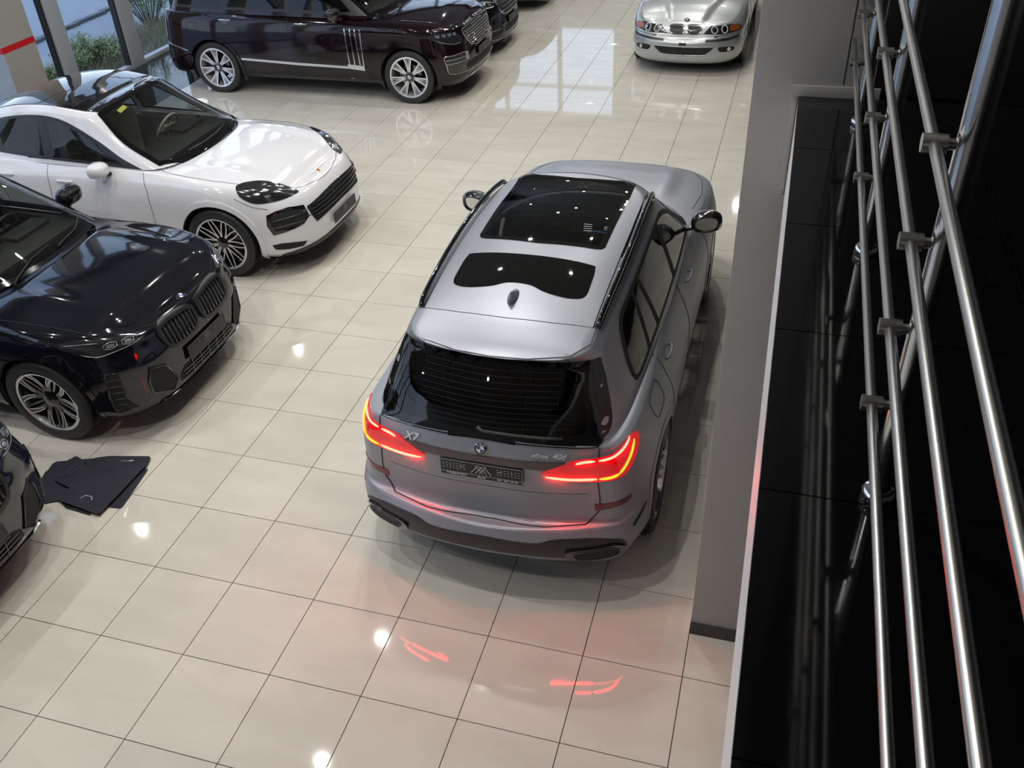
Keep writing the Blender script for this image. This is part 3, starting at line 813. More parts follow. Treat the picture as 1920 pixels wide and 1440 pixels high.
for y0, y1 in zip(ys, ys[1:]):
    for k in range(7):
        x0 = MX + .6 * k; b2 = bmesh.new()
        bx = .0014
        tile_bm(b2, bx if k else 0, .6 - bx, bx, y1 - y0 - bx)
        o = bm_obj('black_floor_tile', b2, 'black_tile', slab); o.location = (x0, y0, MZ)
boxo('tile_bed', (MX + 2.1, (-10 + COLY) / 2, MZ - .013), (4.2, COLY + 9.9, .008), 'grout_dark', slab)
# railing
PXX, RXX = 4.606, 4.556
RZ = [3.575, 3.738, 3.90, 4.063]
rail_root = empty('railing', (PXX, -2.0, MZ)); tag(rail_root, 'steel railing of round posts and thin horizontal rails on the black mezzanine', 'railing')
def rl(o):
    o.parent = rail_root; o.location = Vector(o.location) - Vector(rail_root.location); return o
PY = [-2.0 - 1.0175 * k for k in range(4, 0, -1)] + [-2.0, -.98, .035]
bm = bmesh.new(); add_lathe(bm, [(.021, 0), (.021, .98)], 32, axis='z')
post0 = None
for y in PY:
    if post0 is None: post = bm_obj('railing_post', bm, 'steel_post', None, smooth=True); post0 = post
    else: post = post0.copy(); COL.objects.link(post)
    post.location = (PXX, y, MZ); rl(post)
    b2 = bmesh.new(); add_lathe(b2, [(.0215, .030), (.027, .028), (.031, .022), (.031, .006), (.029, 0), (.021, 0)], 32, axis='z')
    for k in range(16):
        v = add_box(b2, (.031, 0, .014), (.0015, .0018, .014)); bmesh.ops.rotate(b2, cent=(0, 0, 0), matrix=Matrix.Rotation(2 * pi * k / 16, 3, 'Z'), verts=v)
    o = bm_obj('post_collar', b2, 'chrome', post, autosharp=RAD(35)); o.location = (0, 0, 0)
    for z in RZ:
        b2 = bmesh.new()
        add_tube(b2, [(RXX - PXX - .018, 0, 0), (RXX - PXX + .018, 0, 0)], .0145, 20)
        add_tube(b2, [(RXX - PXX + .014, 0, 0), (-.018, 0, 0)], [.010, .0085], 14)
        o = bm_obj('rail_bracket', b2, 'steel', post, autosharp=RAD(40)); o.location = (0, 0, z - MZ)
for z in RZ:
    b2 = bmesh.new(); add_tube(b2, [(0, PY[0] - .3, 0), (0, PY[-1] + .27, 0)], .0092, 20)
    o = bm_obj('rail', b2, 'steel', None, smooth=True); o.location = (RXX, 0, z); rl(o)
b2 = bmesh.new(); add_tube(b2, [(0, PY[0] - .3, 0), (0, PY[-1] + .27, 0)], .0255, 24)
o = bm_obj('handrail', b2, 'steel', None, smooth=True); o.location = (PXX, 0, MZ + 1.0); rl(o)

# ------------------------------------------------------------------ ceiling downlights
M['lamp_disc'] = mat('lamp_disc', (1, 1, 1), .5, emit=(1, .97, .92), estr=6)
M['lamp_ring'] = mat('lamp_ring', (.5, .5, .5), .3, 1)
bm = bmesh.new(); add_lathe(bm, [(.001, 0), (.055, 0)], 20, axis='z'); dm = None
for i, (x, y) in enumerate(LAMPS):
    b2 = bmesh.new(); add_lathe(b2, [(.07, .09), (.085, .0), (.095, .0), (.095, .09)], 24, axis='z')
    if i == 0:
        L0 = bm_obj('ceiling_downlight', b2, 'lamp_ring', None, smooth=True); tag(L0, 'small round recessed downlight in the pale ceiling', 'lamp', 'ceiling downlights'); o = L0
        d0 = bm_obj('lamp_lens', bm, 'lamp_disc', L0); d0.location = (0, 0, .035)
    else:
        b2.free(); o = L0.copy(); COL.objects.link(o); d = d0.copy(); COL.objects.link(d); d.parent = o
    o.location = (x, y, CEIL - .09)
# ================================================================== car 1: matte grey-blue SUV in the middle
M['paint_frozen'] = mat('paint_frozen', (.30, .316, .355), .37, .38, spec=.5)
M['lamp_red'] = mat('lamp_red', (.35, .004, .008), .12, coat=1, emit=(1, .0, .01), estr=.42)
M['lamp_red_off'] = mat('lamp_red_off', (.13, .004, .010), .2, coat=.6)
M['led_red'] = mat('led_red', (1, .1, .05), .4, emit=(1, .0075, .0045), estr=100)
M['led_amber'] = mat('led_amber', (1, .3, .0), .4, emit=(1, .085, .003), estr=9)
M['plum'] = mat('plum', (.06, .025, .03), .15, coat=1)
M['wiper_grey'] = mat('wiper_grey', (.05, .045, .045), .5)
x7 = car_base('suv', 'matte grey-blue seven-seat SUV with glowing red tail lamps beside the grey pier', (2.88, 2.83, 90))
plan = [(2.44, 0), (2.42, .35), (2.34, .66), (2.17, .87), (1.88, .965), (1.5, 1.0), (.95, .985), (.3, .975), (-.4, .975), (-1.0, .985), (-1.5, 1.0), (-1.98, .97), (-2.27, .87), (-2.40, .64), (-2.48, .32), (-2.505, 0)]
body = [ringpts(plan, {0: .22, 5: .22, 10: .24, 15: .33}, {0: .14, 4: .09, 10: .09, 12: .06, 15: .07}),
        ringpts(plan, {0: .32, 5: .30, 10: .32, 12: .40, 15: .38}, {0: .04, 4: .02, 12: .015, 15: .02}),
        ringpts(plan, {0: .50, 5: .50, 15: .50}, {0: .0, 15: .0}),
        ringpts(plan, {0: .64, 5: .62, 10: .62, 15: .585}, {0: .0, 10: .0, 12: .02, 13: .03, 15: .03}),
        ringpts(plan, {0: .80, 5: .78, 10: .78, 12: .66, 15: .63}, {0: .01, 5: .0, 10: .01, 12: .05, 13: .10, 15: .14}),
        ringpts(plan, {0: .90, 5: .90, 10: .93, 12: .90, 15: .88}, {0: .03, 5: .02, 7: .045, 10: .035, 12: .05, 13: .085, 15: .125}),
        ringpts(plan, {0: .965, 3: .97, 5: 1.0, 8: 1.04, 12: 1.06, 15: 1.08}, {0: .06, 3: .05, 5: .07, 7: .10, 10: .085, 11: .075, 13: .085, 15: .115}),
        ringpts(plan, {0: 1.0, 3: 1.0, 4: 1.02, 5: 1.05, 7: 1.09, 10: 1.14, 12: 1.17, 15: 1.215}, {0: .12, 3: .12, 4: .13, 5: .13, 7: .14, 10: .14, 11: .13, 12: .12, 13: .12, 15: .15})]
green = [[(1.28, 0, 1.14), (1.26, .27, 1.135), (1.19, .52, 1.12), (1.05, .70, 1.10), (.86, .80, 1.09), (.68, .825, 1.085), (.35, .84, 1.085), (0, .845, 1.09), (-.5, .845, 1.095), (-1.0, .84, 1.10), (-1.5, .825, 1.11), (-1.92, .80, 1.12), (-2.14, .735, 1.15), (-2.25, .58, 1.17), (-2.32, .30, 1.19), (-2.345, 0, 1.20)],
         [(.80, 0, 1.45), (.78, .25, 1.445), (.72, .48, 1.42), (.58, .64, 1.38), (.42, .715, 1.36), (.25, .745, 1.35), (.05, .755, 1.35), (-.2, .76, 1.355), (-.6, .76, 1.36), (-1.0, .755, 1.36), (-1.5, .74, 1.36), (-1.88, .715, 1.35), (-2.06, .66, 1.35), (-2.16, .52, 1.36), (-2.21, .27, 1.37), (-2.23, 0, 1.38)],
         [(.33, 0, 1.715), (.31, .22, 1.712), (.26, .42, 1.70), (.16, .56, 1.665), (.06, .615, 1.63), (-.03, .635, 1.625), (-.15, .645, 1.63), (-.35, .65, 1.635), (-.65, .65, 1.64), (-1.0, .645, 1.635), (-1.35, .635, 1.62), (-1.72, .625, 1.59), (-1.90, .60, 1.56), (-1.985, .47, 1.55), (-2.03, .24, 1.555), (-2.05, 0, 1.56)],
         [(.27, 0, 1.738), (.25, .2, 1.736), (.20, .38, 1.727), (.10, .50, 1.71), (0, .555, 1.70), (-.08, .57, 1.70), (-.2, .58, 1.705), (-.4, .585, 1.715), (-.68, .585, 1.72), (-1.0, .58, 1.715), (-1.35, .57, 1.70), (-1.70, .56, 1.665), (-1.93, .55, 1.63), (-2.04, .44, 1.61), (-2.09, .22, 1.605), (-2.11, 0, 1.605)]]
def crown7(x): return float(np.interp(x, [-2.2, -1.5, .9, 1.3, 1.9, 2.15, 2.26, 2.318], [.0, .02, .05, .08, .085, .06, .028, .0]))
def roof7(x): return float(np.interp(x, [-2.12, -1.8, -1.2, -.5, 0, .28], [.0, .03, .06, .06, .04, .0]))
def hood7(x, y, t):
    if x < 1.25: return 0
    a = abs(y); return .022 * max(0, 1 - abs(a - .50) / .13) * min(1, (x - 1.25) / .3) * max(0, min(1, (2.35 - x) / .4))
SH = Shell(body, green, crown7, roof7, sharp=(3,), gsharp=(2,), deck_fn=hood7)
def sym(half):  # half outline (a >= 0 side, from centre bottom round to centre top) -> closed symmetric outline
    return half + [(-p[0],) + tuple(p[1:]) for p in half[::-1] if abs(p[0]) > 1e-6]
def wrap3(sh, name, pts3, deg, m, parent, off=.002, th=.004, sub=5, both=True, step=.03, sharp=(), holes=(), elev=0):
    """outline given as 3D points on the left side, cast along azimuth deg; made for both sides"""
    out = []; f0 = oblique(deg, elev); pr = lambda p: (Vector(p).dot(f0[2]), Vector(p).dot(f0[3]))
    parents = parent if isinstance(parent, (list, tuple)) else (parent, parent)
    for sg in ((1, -1) if both else (1,)):
        P2 = [pr(p) for p in pts3]; P2 = smooth_poly(P2, sub, sharp) if sub else P2
        H2 = [[pr(p) for p in h] for h in holes]
        if sg < 0: P2 = [(-a, b) for a, b in P2]; H2 = [[(-a, b) for a, b in h] for h in H2]
        out.append(patch(sh, name, P2, oblique(deg * sg, elev), m, parents[0 if sg > 0 else 1], off, th, step, holes=H2))
    return out
def wrap_tube(sh, name, pts3, deg, r, m, parents, off=.004, sub=5, taper=True, squash=1.0, elev=0, closed=False):
    out = []; f0 = oblique(deg, elev)
    for sg, par in zip((1, -1), parents):
        P2 = [(Vector(p).dot(f0[2]), Vector(p).dot(f0[3])) for p in pts3]
        P2 = catmull(P2, sub, closed) if sub > 1 else P2
        P2 = [(a * sg, b) for a, b in P2]
        if closed: P2.append(P2[0])
        L = line_on(sh, P2, oblique(deg * sg, elev), off, .5)
        n = len(L)
        if n < 2: continue
        rr = [r * (min(1, .45 + i / 3) * min(1, .45 + (n - 1 - i) / 3) if taper else 1) for i in range(n)]
        bm = bmesh.new(); add_tube(bm, L, rr, 8, squash=squash); out.append(bm_obj(name, bm, m, par, smooth=True))
    return out
def about(pts, f, g=None):
    """shrink an outline about its centre"""
    n = len(pts); c = [sum(p[i] for p in pts) / n for i in range(len(pts[0]))]
    return [tuple(c[i] + (p[i] - c[i]) * (f if i != len(c) - 1 or g is None else g) for i in range(len(c))) for p in pts]
def side_windows(sh, root, outline, panes, glassm, frame_m='black_satin', seal=True, hole_in=.03, green_cond=None, name='side_window'):
    """outline of the dark glass area (x,z) with the see-through panes in it, both sides"""
    for fr, sg in (('L', 1), ('R', -1)):
        fo = patch(sh, 'window_frame', outline, fr, frame_m, root, off=.0015, th=.0035, step=.04, holes=panes)
        for p in panes:
            patch(sh, name, inset_poly(p, -.001), fr, glassm, root, off=.0005, th=.003, step=.04)
    for p in panes:
        sh.cut_poly(inset_poly(p, -.020), 'y', lambda c: abs(c.y) > .3 and c.z > .95)
def screen_glass(sh, root, outer, inner, frame, glassm, cond, name, frame_m='glass_border', off=.0015, cut=.018):
    patch(sh, name + '_border', outer, frame, frame_m, root, off=off, th=.0035, step=.045, holes=[inner])
    patch(sh, name, inset_poly(inner, -.001), frame, glassm, root, off=off - .001, th=.003, step=.045)
    ax = {'B': 'x', 'F': 'x', 'T': 'z'}[frame]
    sh.cut_poly(inset_poly(inner, -cut), ax, cond)

WR = .392
# wheels and arches
for cx in (1.5525, -1.5525): SH.cut_circle(cx, .385, .425)
tw = [(5, 90, -9, -14, .030, .026, .06, .275, .035, 0), (5, 90, 9, 14, .030, .026, .06, .275, .035, 0), (5, 126, -4, -10, .02, .018, .07, .275, .035, 0), (5, 126, 4, 10, .02, .018, .07, .275, .035, 0)]
w0 = make_wheel(x7, (1.5525, .975, WR), 1, WR, .285, .29, tw)
copy_part(w0, x7, (-1.5525, .978, WR), 0); copy_part(w0, x7, (1.5525, -.975, WR), pi); copy_part(w0, x7, (-1.5525, -.978, WR), pi)
for cx in (1.5525, -1.5525): arch_liner(x7, cx, .385, .425, .955, .60); arch_trim(SH, x7, cx, .385, .425, 'paint_frozen', w=.055, th=.004)
underbody(x7, -2.15, 2.1, .72, .20)
# roof glass
sr1 = smooth_poly([(.235, .452), (.195, .25), (.18, 0), (.195, -.25), (.235, -.452, 's'), (-.35, -.447), (-.90, -.437, 's'), (-.945, -.40, 's'), (-.985, 0), (-.945, .40, 's'), (-.90, .437, 's'), (-.35, .447), (.235, .452, 's')][:-1] + [], 5)
sr1 = [(.235, .452), (.20, .30), (.18, 0), (.20, -.30), (.235, -.452), (-.35, -.447), (-.90, -.437), (-.935, -.42), (-.95, -.38), (-.985, 0), (-.95, .38), (-.935, .42), (-.90, .437), (-.35, .447)]
patch(SH, 'roof_glass_border', sr1, 'T', 'glass_border', x7, off=.001, th=.004, step=.05, holes=[inset_poly(sr1, .040)])
patch(SH, 'panoramic_roof_glass', inset_poly(sr1, .039), 'T', 'glass_dark', x7, off=.0, th=.004, step=.05)
SH.cut_poly(inset_poly(sr1, .022), 'z', lambda c: c.z > 1.55)
sr2 = smooth_poly([(-1.155, .38), (-1.15, 0), (-1.155, -.38), (-1.19, -.43), (-1.34, -.438), (-1.49, -.43), (-1.535, -.36), (-1.535, -.26), (-1.51, -.16), (-1.468, -.07), (-1.465, .07), (-1.51, .16), (-1.535, .26), (-1.535, .36), (-1.49, .43), (-1.34, .438), (-1.19, .43)], 4)
patch(SH, 'rear_roof_glass', sr2, 'T', 'glass_border', x7, off=.0008, th=.003, step=.045)
# roof rails with their black gutters
for sg in (1, -1):
    gut = [(.24, .60 * sg), (.0, .605 * sg), (-.6, .612 * sg), (-1.2, .60 * sg), (-1.74, .575 * sg), (-1.76, .535 * sg), (-1.2, .548 * sg), (-.6, .555 * sg), (0, .55 * sg), (.22, .545 * sg)]
    patch(SH, 'roof_gutter', gut, 'T', 'black_gloss', x7, off=.0005, th=.002, step=.05)
    L = [SH.hit((x, y * sg, 4), (0, 0, -1)) for x, y in ((.235, .585), (.12, .588), (-.3, .595), (-.8, .597), (-1.3, .585), (-1.66, .568), (-1.745, .56))]
    pts = [h[0] + Vector((0, 0, o)) for h, o in zip(L, (.006, .034, .042, .042, .04, .032, .004))]
    bm = bmesh.new(); add_tube(bm, catmull([tuple(p) for p in pts], 6), .017, 12, squash=1.15); bm_obj('roof_rail', bm, 'black_gloss', x7, smooth=True)
# roof spoiler
sp = [(-1.762, .555), (-1.79, .30), (-1.802, 0), (-1.79, -.30), (-1.762, -.555), (-1.90, -.552), (-2.02, -.455), (-2.085, -.22), (-2.105, 0), (-2.085, .22), (-2.02, .455), (-1.90, .552)]
patch(SH, 'roof_spoiler', sp, 'T', 'paint_frozen', x7, off=.001, th=.005, step=.04)
seam(SH, 'roof_seam', [([(-1.755, .56), (-1.783, .30), (-1.795, 0), (-1.783, -.30), (-1.755, -.56)], 'T', False)], 'seam', x7, r=.004)
# antenna fin
h = SH.hit((-1.60, 0, 4), (0, 0, -1))[0]
bm = bmesh.new(); prev = None
for x, w, z in ((-1.485, .004, .0), (-1.51, .020, .012), (-1.56, .028, .030), (-1.61, .028, .054), (-1.645, .022, .070), (-1.668, .014, .066), (-1.675, .010, .030), (-1.68, .004, .0)):
    ring = [bm.verts.new((x, y, h.z - .004 + zz)) for y, zz in ((-w * 1.25, 0), (-w * .9, z * .45), (-w * .35, z * .92), (0, z), (w * .35, z * .92), (w * .9, z * .45), (w * 1.25, 0))]
    if prev:
        pass
    prev = ring
bmesh.ops.convex_hull(bm, input=bm.verts)
bmesh.ops.recalc_face_normals(bm, faces=bm.faces); bm_obj('antenna_fin', bm, 'paint_frozen', x7, smooth=True)
# rear window
rg = smooth_poly(sym([(0, 1.192), (.35, 1.186), (.60, 1.175), (.695, 1.18), (.722, 1.225), (.70, 1.32), (.655, 1.45), (.61, 1.555, 's'), (.3, 1.575), (0, 1.58)]), 4, sharp=(7, 12))
rgi = smooth_poly(sym([(0, 1.225), (.3, 1.222), (.52, 1.215), (.585, 1.235), (.59, 1.30), (.555, 1.42), (.52, 1.49), (.46, 1.515), (.2, 1.53), (0, 1.532)]), 4)
screen_glass(SH, x7, rg, rgi, 'B', 'glass_dark', lambda c: c.x < -1.7 and c.z > 1.1, 'rear_window', cut=.03)
bm = bmesh.new()
M['heater'] = mat('heater', (.035, .018, .012), .6)
for k in range(11):
    z = 1.25 + k * .026; add_tube(bm, line_on(SH, [(-.53, z), (.53, z)], 'B', .0045, .12), .0008, 4)
for y in (-.42, -.24, .24, .42): add_tube(bm, line_on(SH, [(y, 1.24), (y, 1.51)], 'B', .0045, .1), .0008, 4)
bm_obj('heater_wires', bm, 'heater', x7)
bm = bmesh.new(); L = line_on(SH, [(.03, 1.245), (.0, 1.228), (-.12, 1.224), (-.47, 1.205)], 'B', .014, .06); add_tube(bm, L, [.013] + [.010] * (len(L) - 1), 8); bm_obj('rear_wiper', bm, 'wiper_grey', x7, smooth=True)
seam(SH, 'glass_split', [([(.66 * sg, 1.19), (.655 * sg, 1.30), (.60 * sg, 1.46), (.565 * sg, 1.55)], 'B', False) for sg in (1, -1)], 'seam', x7, r=.003, off=.005)
# tail lamps
lamp_pts = [(-2.374, .365, 1.015), (-2.361, .44, .982), (-2.33, .56, .955), (-2.30, .69, .952), (-2.25, .79, .962), (-2.19, .845, .985), (-2.107, .876, 1.035), (-2.035, .882, 1.085), (-2.03, .868, 1.125), (-2.10, .832, 1.150), (-2.184, .802, 1.138), (-2.24, .765, 1.124), (-2.298, .652, 1.113), (-2.335, .555, 1.105), (-2.35, .49, 1.08), (-2.366, .42, 1.05)]
lamps = wrap3(SH, 'tail_lamp', lamp_pts, 150, 'lamp_red', x7, off=.001, th=.010)
wrap_tube(SH, 'light_bar', [(-2.376, .395, .988), (-2.352, .505, .976), (-2.33, .60, .973), (-2.303, .684, .975)], 150, .0085, 'led_red', lamps, off=.011)
wrap_tube(SH, 'light_bar', [(-2.298, .696, .975), (-2.27, .76, .981), (-2.245, .80, .992)], 150, .0085, 'led_amber', lamps, off=.011)
wrap_tube(SH, 'light_bar', [(-2.245, .80, .992), (-2.215, .825, 1.02), (-2.16, .85, 1.065), (-2.10, .868, 1.115)], 150, .008, 'led_amber', lamps, off=.011)
wrap_tube(SH, 'light_bar', [(-2.338, .565, 1.088), (-2.32, .61, 1.097), (-2.30, .67, 1.099)], 150, .008, 'led_red', lamps, off=.011)
wrap_tube(SH, 'light_bar', [(-2.292, .69, 1.10), (-2.25, .75, 1.106), (-2.20, .80, 1.122), (-2.12, .842, 1.148)], 150, .008, 'led_red', lamps, off=.011)
tag(lamps[0], 'left tail lamp glowing red'); tag(lamps[1], 'right tail lamp glowing red and amber')
# dark strip between the lamps, reflectors
bar = smooth_poly(sym([(0, 1.038), (.25, 1.040), (.40, 1.032), (.52, 1.03), (.66, 1.035), (.66, 1.048), (.52, 1.078), (.48, 1.092), (.25, 1.088), (0, 1.085)]), 4)
patch(SH, 'tailgate_strip', bar, 'B', 'plum', x7, off=.001, th=.008, step=.04)
wrap3(SH, 'rear_reflector', [(-2.297, .672, .755), (-2.278, .766, .768), (-2.231, .838, .777), (-2.182, .876, .778), (-2.19, .868, .75), (-2.271, .782, .727), (-2.297, .675, .705)], 150, 'lamp_red_off', x7, off=.001, th=.004, sharp=(0, 3, 6))
# tailgate shut lines
gl = [(.688, 1.172), (.686, .99), (.705, .80), (.70, .70), (.66, .64), (.627, .612), (.39, .602), (0, .596)]
seam(SH, 'tailgate_seam', [(gl + [(-p[0], p[1]) for p in gl[-2::-1]], 'B', False)], 'seam', x7, r=.0042)
seam(SH, 'tailgate_crease', [([(.64, .845), (.3, .842), (0, .84), (-.3, .842), (-.64, .845)], 'B', False)], 'seam', x7, r=.0014)
nb = SH.hit((-5, 0, .98), (1, 0, 0))
plate(x7, (nb[0].x - .012, 0, .972), (0, -1, 0), (.02, 0, 1), rear=True, h=.125)
q = SH.hit((-5, 0, 1.132), (1, 0, 0)); nn = q[1]; up = (Vector((0, 0, 1)) - nn * nn.z).normalized()
roundel(x7, q[0] + nn * .003, (0, -1, 0), up)
for s_, size, y0, z0 in (('X7', .075, .455, 1.118), ('xDrive', .032, -.355, 1.128), ('40d', .046, -.465, 1.128)):
    q = SH.hit((-5, y0, z0), (1, 0, 0)); nn = q[1]; xd = Vector((0, -1, 0)); xd = (xd - nn * nn.dot(xd)).normalized(); up = nn.cross(xd)
    t = put_text(s_, size, 'letter_metal', 'model_lettering', .003, .35, 1.05); place(t, x7, q[0] + nn * .004, xd, up)
# lower bumper: dark valance, exhaust surrounds, parking sensors
val = sym([(0, .405), (.25, .398), (.50, .375), (.60, .345), (.80, .335), (.85, .37), (.872, .42), (.862, .475), (.82, .515), (.70, .543), (.52, .548), (.43, .54), (.35, .515), (.2, .518), (0, .528)])
patch(SH, 'rear_valance', smooth_poly(val, 3), 'B', 'black_satin', x7, off=.001, th=.004, step=.04)
ex = [(-2.44, .52, .43), (-2.42, .545, .465), (-2.37, .70, .477), (-2.32, .80, .485), (-2.27, .85, .445), (-2.255, .858, .40), (-2.30, .82, .365), (-2.39, .66, .352), (-2.43, .56, .372)]
exo = wrap3(SH, 'exhaust_surround', ex, 155, 'black_gloss', x7, off=.004, th=.016, holes=[])
exi = wrap3(SH, 'exhaust_opening', about(ex, .70), 155, 'black_matte', x7, off=.018, th=.003)
wrap_tube(SH, 'exhaust_tip', about(ex, .74), 155, .0035, 'dark_metal', (x7, x7), off=.022, sub=4, taper=False, closed=True)
for y in (.275, -.275, .70, -.70):
    q = SH.hit((-5, y, .525 if abs(y) < .5 else .575), (1, 0, 0)); bm = bmesh.new(); add_lathe(bm, [(.0005, .004), (.010, .003), (.012, 0)], 16, axis='z'); o = bm_obj('parking_sensor', bm, 'satin_metal', None, smooth=True); place(o, x7, q[0] + q[1] * .001, q[1].cross(Vector((0, 0, 1))), q[1].cross(q[1].cross(Vector((0, 0, 1)))) * -1)
wrap3(SH, 'bumper_slit', [(-2.21, .90, .545), (-2.19, .91, .57), (-2.05, .95, .605), (-2.05, .952, .59), (-2.19, .91, .545)], 110, 'black_matte', x7, off=.001, th=.002, sub=3)
# side glass
win = smooth_poly([(.97, 1.10, 's'), (.55, 1.122), (-.2, 1.152), (-.96, 1.175), (-1.44, 1.188), (-1.60, 1.205, 's'), (-1.648, 1.29), (-1.625, 1.43), (-1.50, 1.575), (-1.25, 1.602), (-.65, 1.61), (-.2, 1.60), (.15, 1.545), (.56, 1.36)], 5)
p1 = smooth_poly([(.74, 1.15, 's'), (.4, 1.158), (-.10, 1.175, 's'), (-.13, 1.575, 's'), (.05, 1.54), (.30, 1.45), (.56, 1.30)], 4)
p2 = smooth_poly([(-.20, 1.18, 's'), (-.84, 1.198, 's'), (-.95, 1.575, 's'), (-.6, 1.583), (-.225, 1.576, 's')], 4)
p3 = [(-.91, 1.20), (-1.17, 1.207), (-1.12, 1.575), (-1.01, 1.577)]
p4 = smooth_poly([(-1.235, 1.21, 's'), (-1.55, 1.222), (-1.60, 1.30), (-1.575, 1.42), (-1.48, 1.54), (-1.30, 1.568), (-1.175, 1.572, 's')], 4)
side_windows(SH, x7, win, [p1, p2, p3, p4], 'glass_tint', frame_m='black_matte')
# windscreen
ws = smooth_poly([(.34, 0), (.32, .30), (.25, .50, 's'), (.55, .66), (.98, .745, 's'), (1.18, .52), (1.25, .27), (1.265, 0), (1.25, -.27), (1.18, -.52), (.98, -.745, 's'), (.55, -.66), (.25, -.50, 's'), (.32, -.30)], 4)
screen_glass(SH, x7, ws, inset_poly(ws, .04), 'T', 'glass_tint', lambda c: c.z > 1.1 and .2 < c.x < 1.3, 'windscreen')
# shut lines of doors, bonnet, filler flap
dl = []
for fr in ('L', 'R'):
    dl += [([(-1.19, 1.14), (-1.185, .99), (-1.12, .82), (-1.06, .66), (-1.03, .42)], fr, False), ([(-.15, 1.12), (-.16, .9), (-.15, .42)], fr, False), ([(.95, 1.08), (1.0, .9), (1.0, .42)], fr, False), ([(1.0, .40), (-1.0, .38)], fr, False)]
dl.append((smooth_poly([(-1.43, 1.105), (-1.65, 1.108), (-1.69, 1.06), (-1.66, .985), (-1.60, .965), (-1.44, .968), (-1.405, 1.02)], 4), 'R', True))
dl.append(([(1.22, .80), (1.6, .845), (2.0, .80), (2.24, .68), (2.33, .4), (2.35, 0), (2.33, -.4), (2.24, -.68), (2.0, -.80), (1.6, -.845), (1.22, -.80)], 'T', False))
seam(SH, 'shut_lines', dl, 'seam', x7, r=.003)
for fr in ('L', 'R'): handle(SH, x7, -.96, 1.02, fr, 'paint_frozen'); handle(SH, x7, .20, .975, fr, 'paint_frozen')
for fr, sg in (('L', 1), ('R', -1)): door_mirror(SH, x7, .63, .975 * sg, 1.262, sg, 'black_gloss', w=.25, h=.175)
interior(x7, .72, 1.10, 'leather_red', rows=((-.02, .37), (-.98, .40)), drv=1, seat_z=.62)
# dashboard displays seen through the roof glass
M['screen'] = mat('screen', (0, 0, 0), .2, emit=(.10, .28, .75), estr=1.6); M['screen_text'] = mat('screen_text', (0, 0, 0), .3, emit=(1, 1, 1), estr=5)
bm = bmesh.new(); add_box(bm, (0, 0, 0), (.27, .105, .012), bevel=.004); sc = bm_obj('centre_display', bm, 'lamp_dark'); place(sc, x7, (.56, -.09, 1.13), (0, -1, 0), (.45, 0, .9))
bm = bmesh.new(); add_prism(bm, [(-.125, -.046), (.125, -.046), (.125, -.02), (.0, -.01), (-.125, -.03)], .0062, .0068); bm_obj('display_glow', bm, 'screen', sc)
bm = bmesh.new()
add_lathe(bm, [(.010, .0070), (.0125, .0072), (.0125, .0069)], 20, axis='z'); bmesh.ops.translate(bm, vec=(.075, .012, 0), verts=bm.verts)
for k in range(7):
    a = RAD(-30 + 40 * k); add_tube(bm, [(.075 + .017 * cos(a), .012 + .017 * sin(a), .007), (.075 + .023 * cos(a), .012 + .023 * sin(a), .007)], .0012, 5)
for k in range(4): add_box(bm, (-.08, .035 - k * .018, .007), (.07, .004, .001))
for k in range(9): add_box(bm, (-.11 + k * .018, -.036, .007), (.006, .004, .001))
bm_obj('display_symbols', bm, 'screen_text', sc)
bm = bmesh.new(); add_box(bm, (0, 0, 0), (.25, .085, .012), bevel=.004); sc2 = bm_obj('driver_display', bm, 'lamp_dark'); place(sc2, x7, (.60, .27, 1.125), (0, -1, 0), (.45, 0, .9))
bm = bmesh.new(); add_prism(bm, [(-.115, -.04), (.115, -.04), (.115, -.025), (-.115, -.03)], .0062, .0068); bm_obj('display_glow', bm, 'screen', sc2)
bm = bmesh.new(); add_lathe(bm, [(.0005, .0072), (.010, .0072), (.010, .0069)], 20, axis='z'); bmesh.ops.translate(bm, vec=(.0, .012, 0), verts=bm.verts); bm_obj('display_symbols', bm, 'screen_text', sc2)
SH.body_mesh('body', 'paint_frozen', x7)
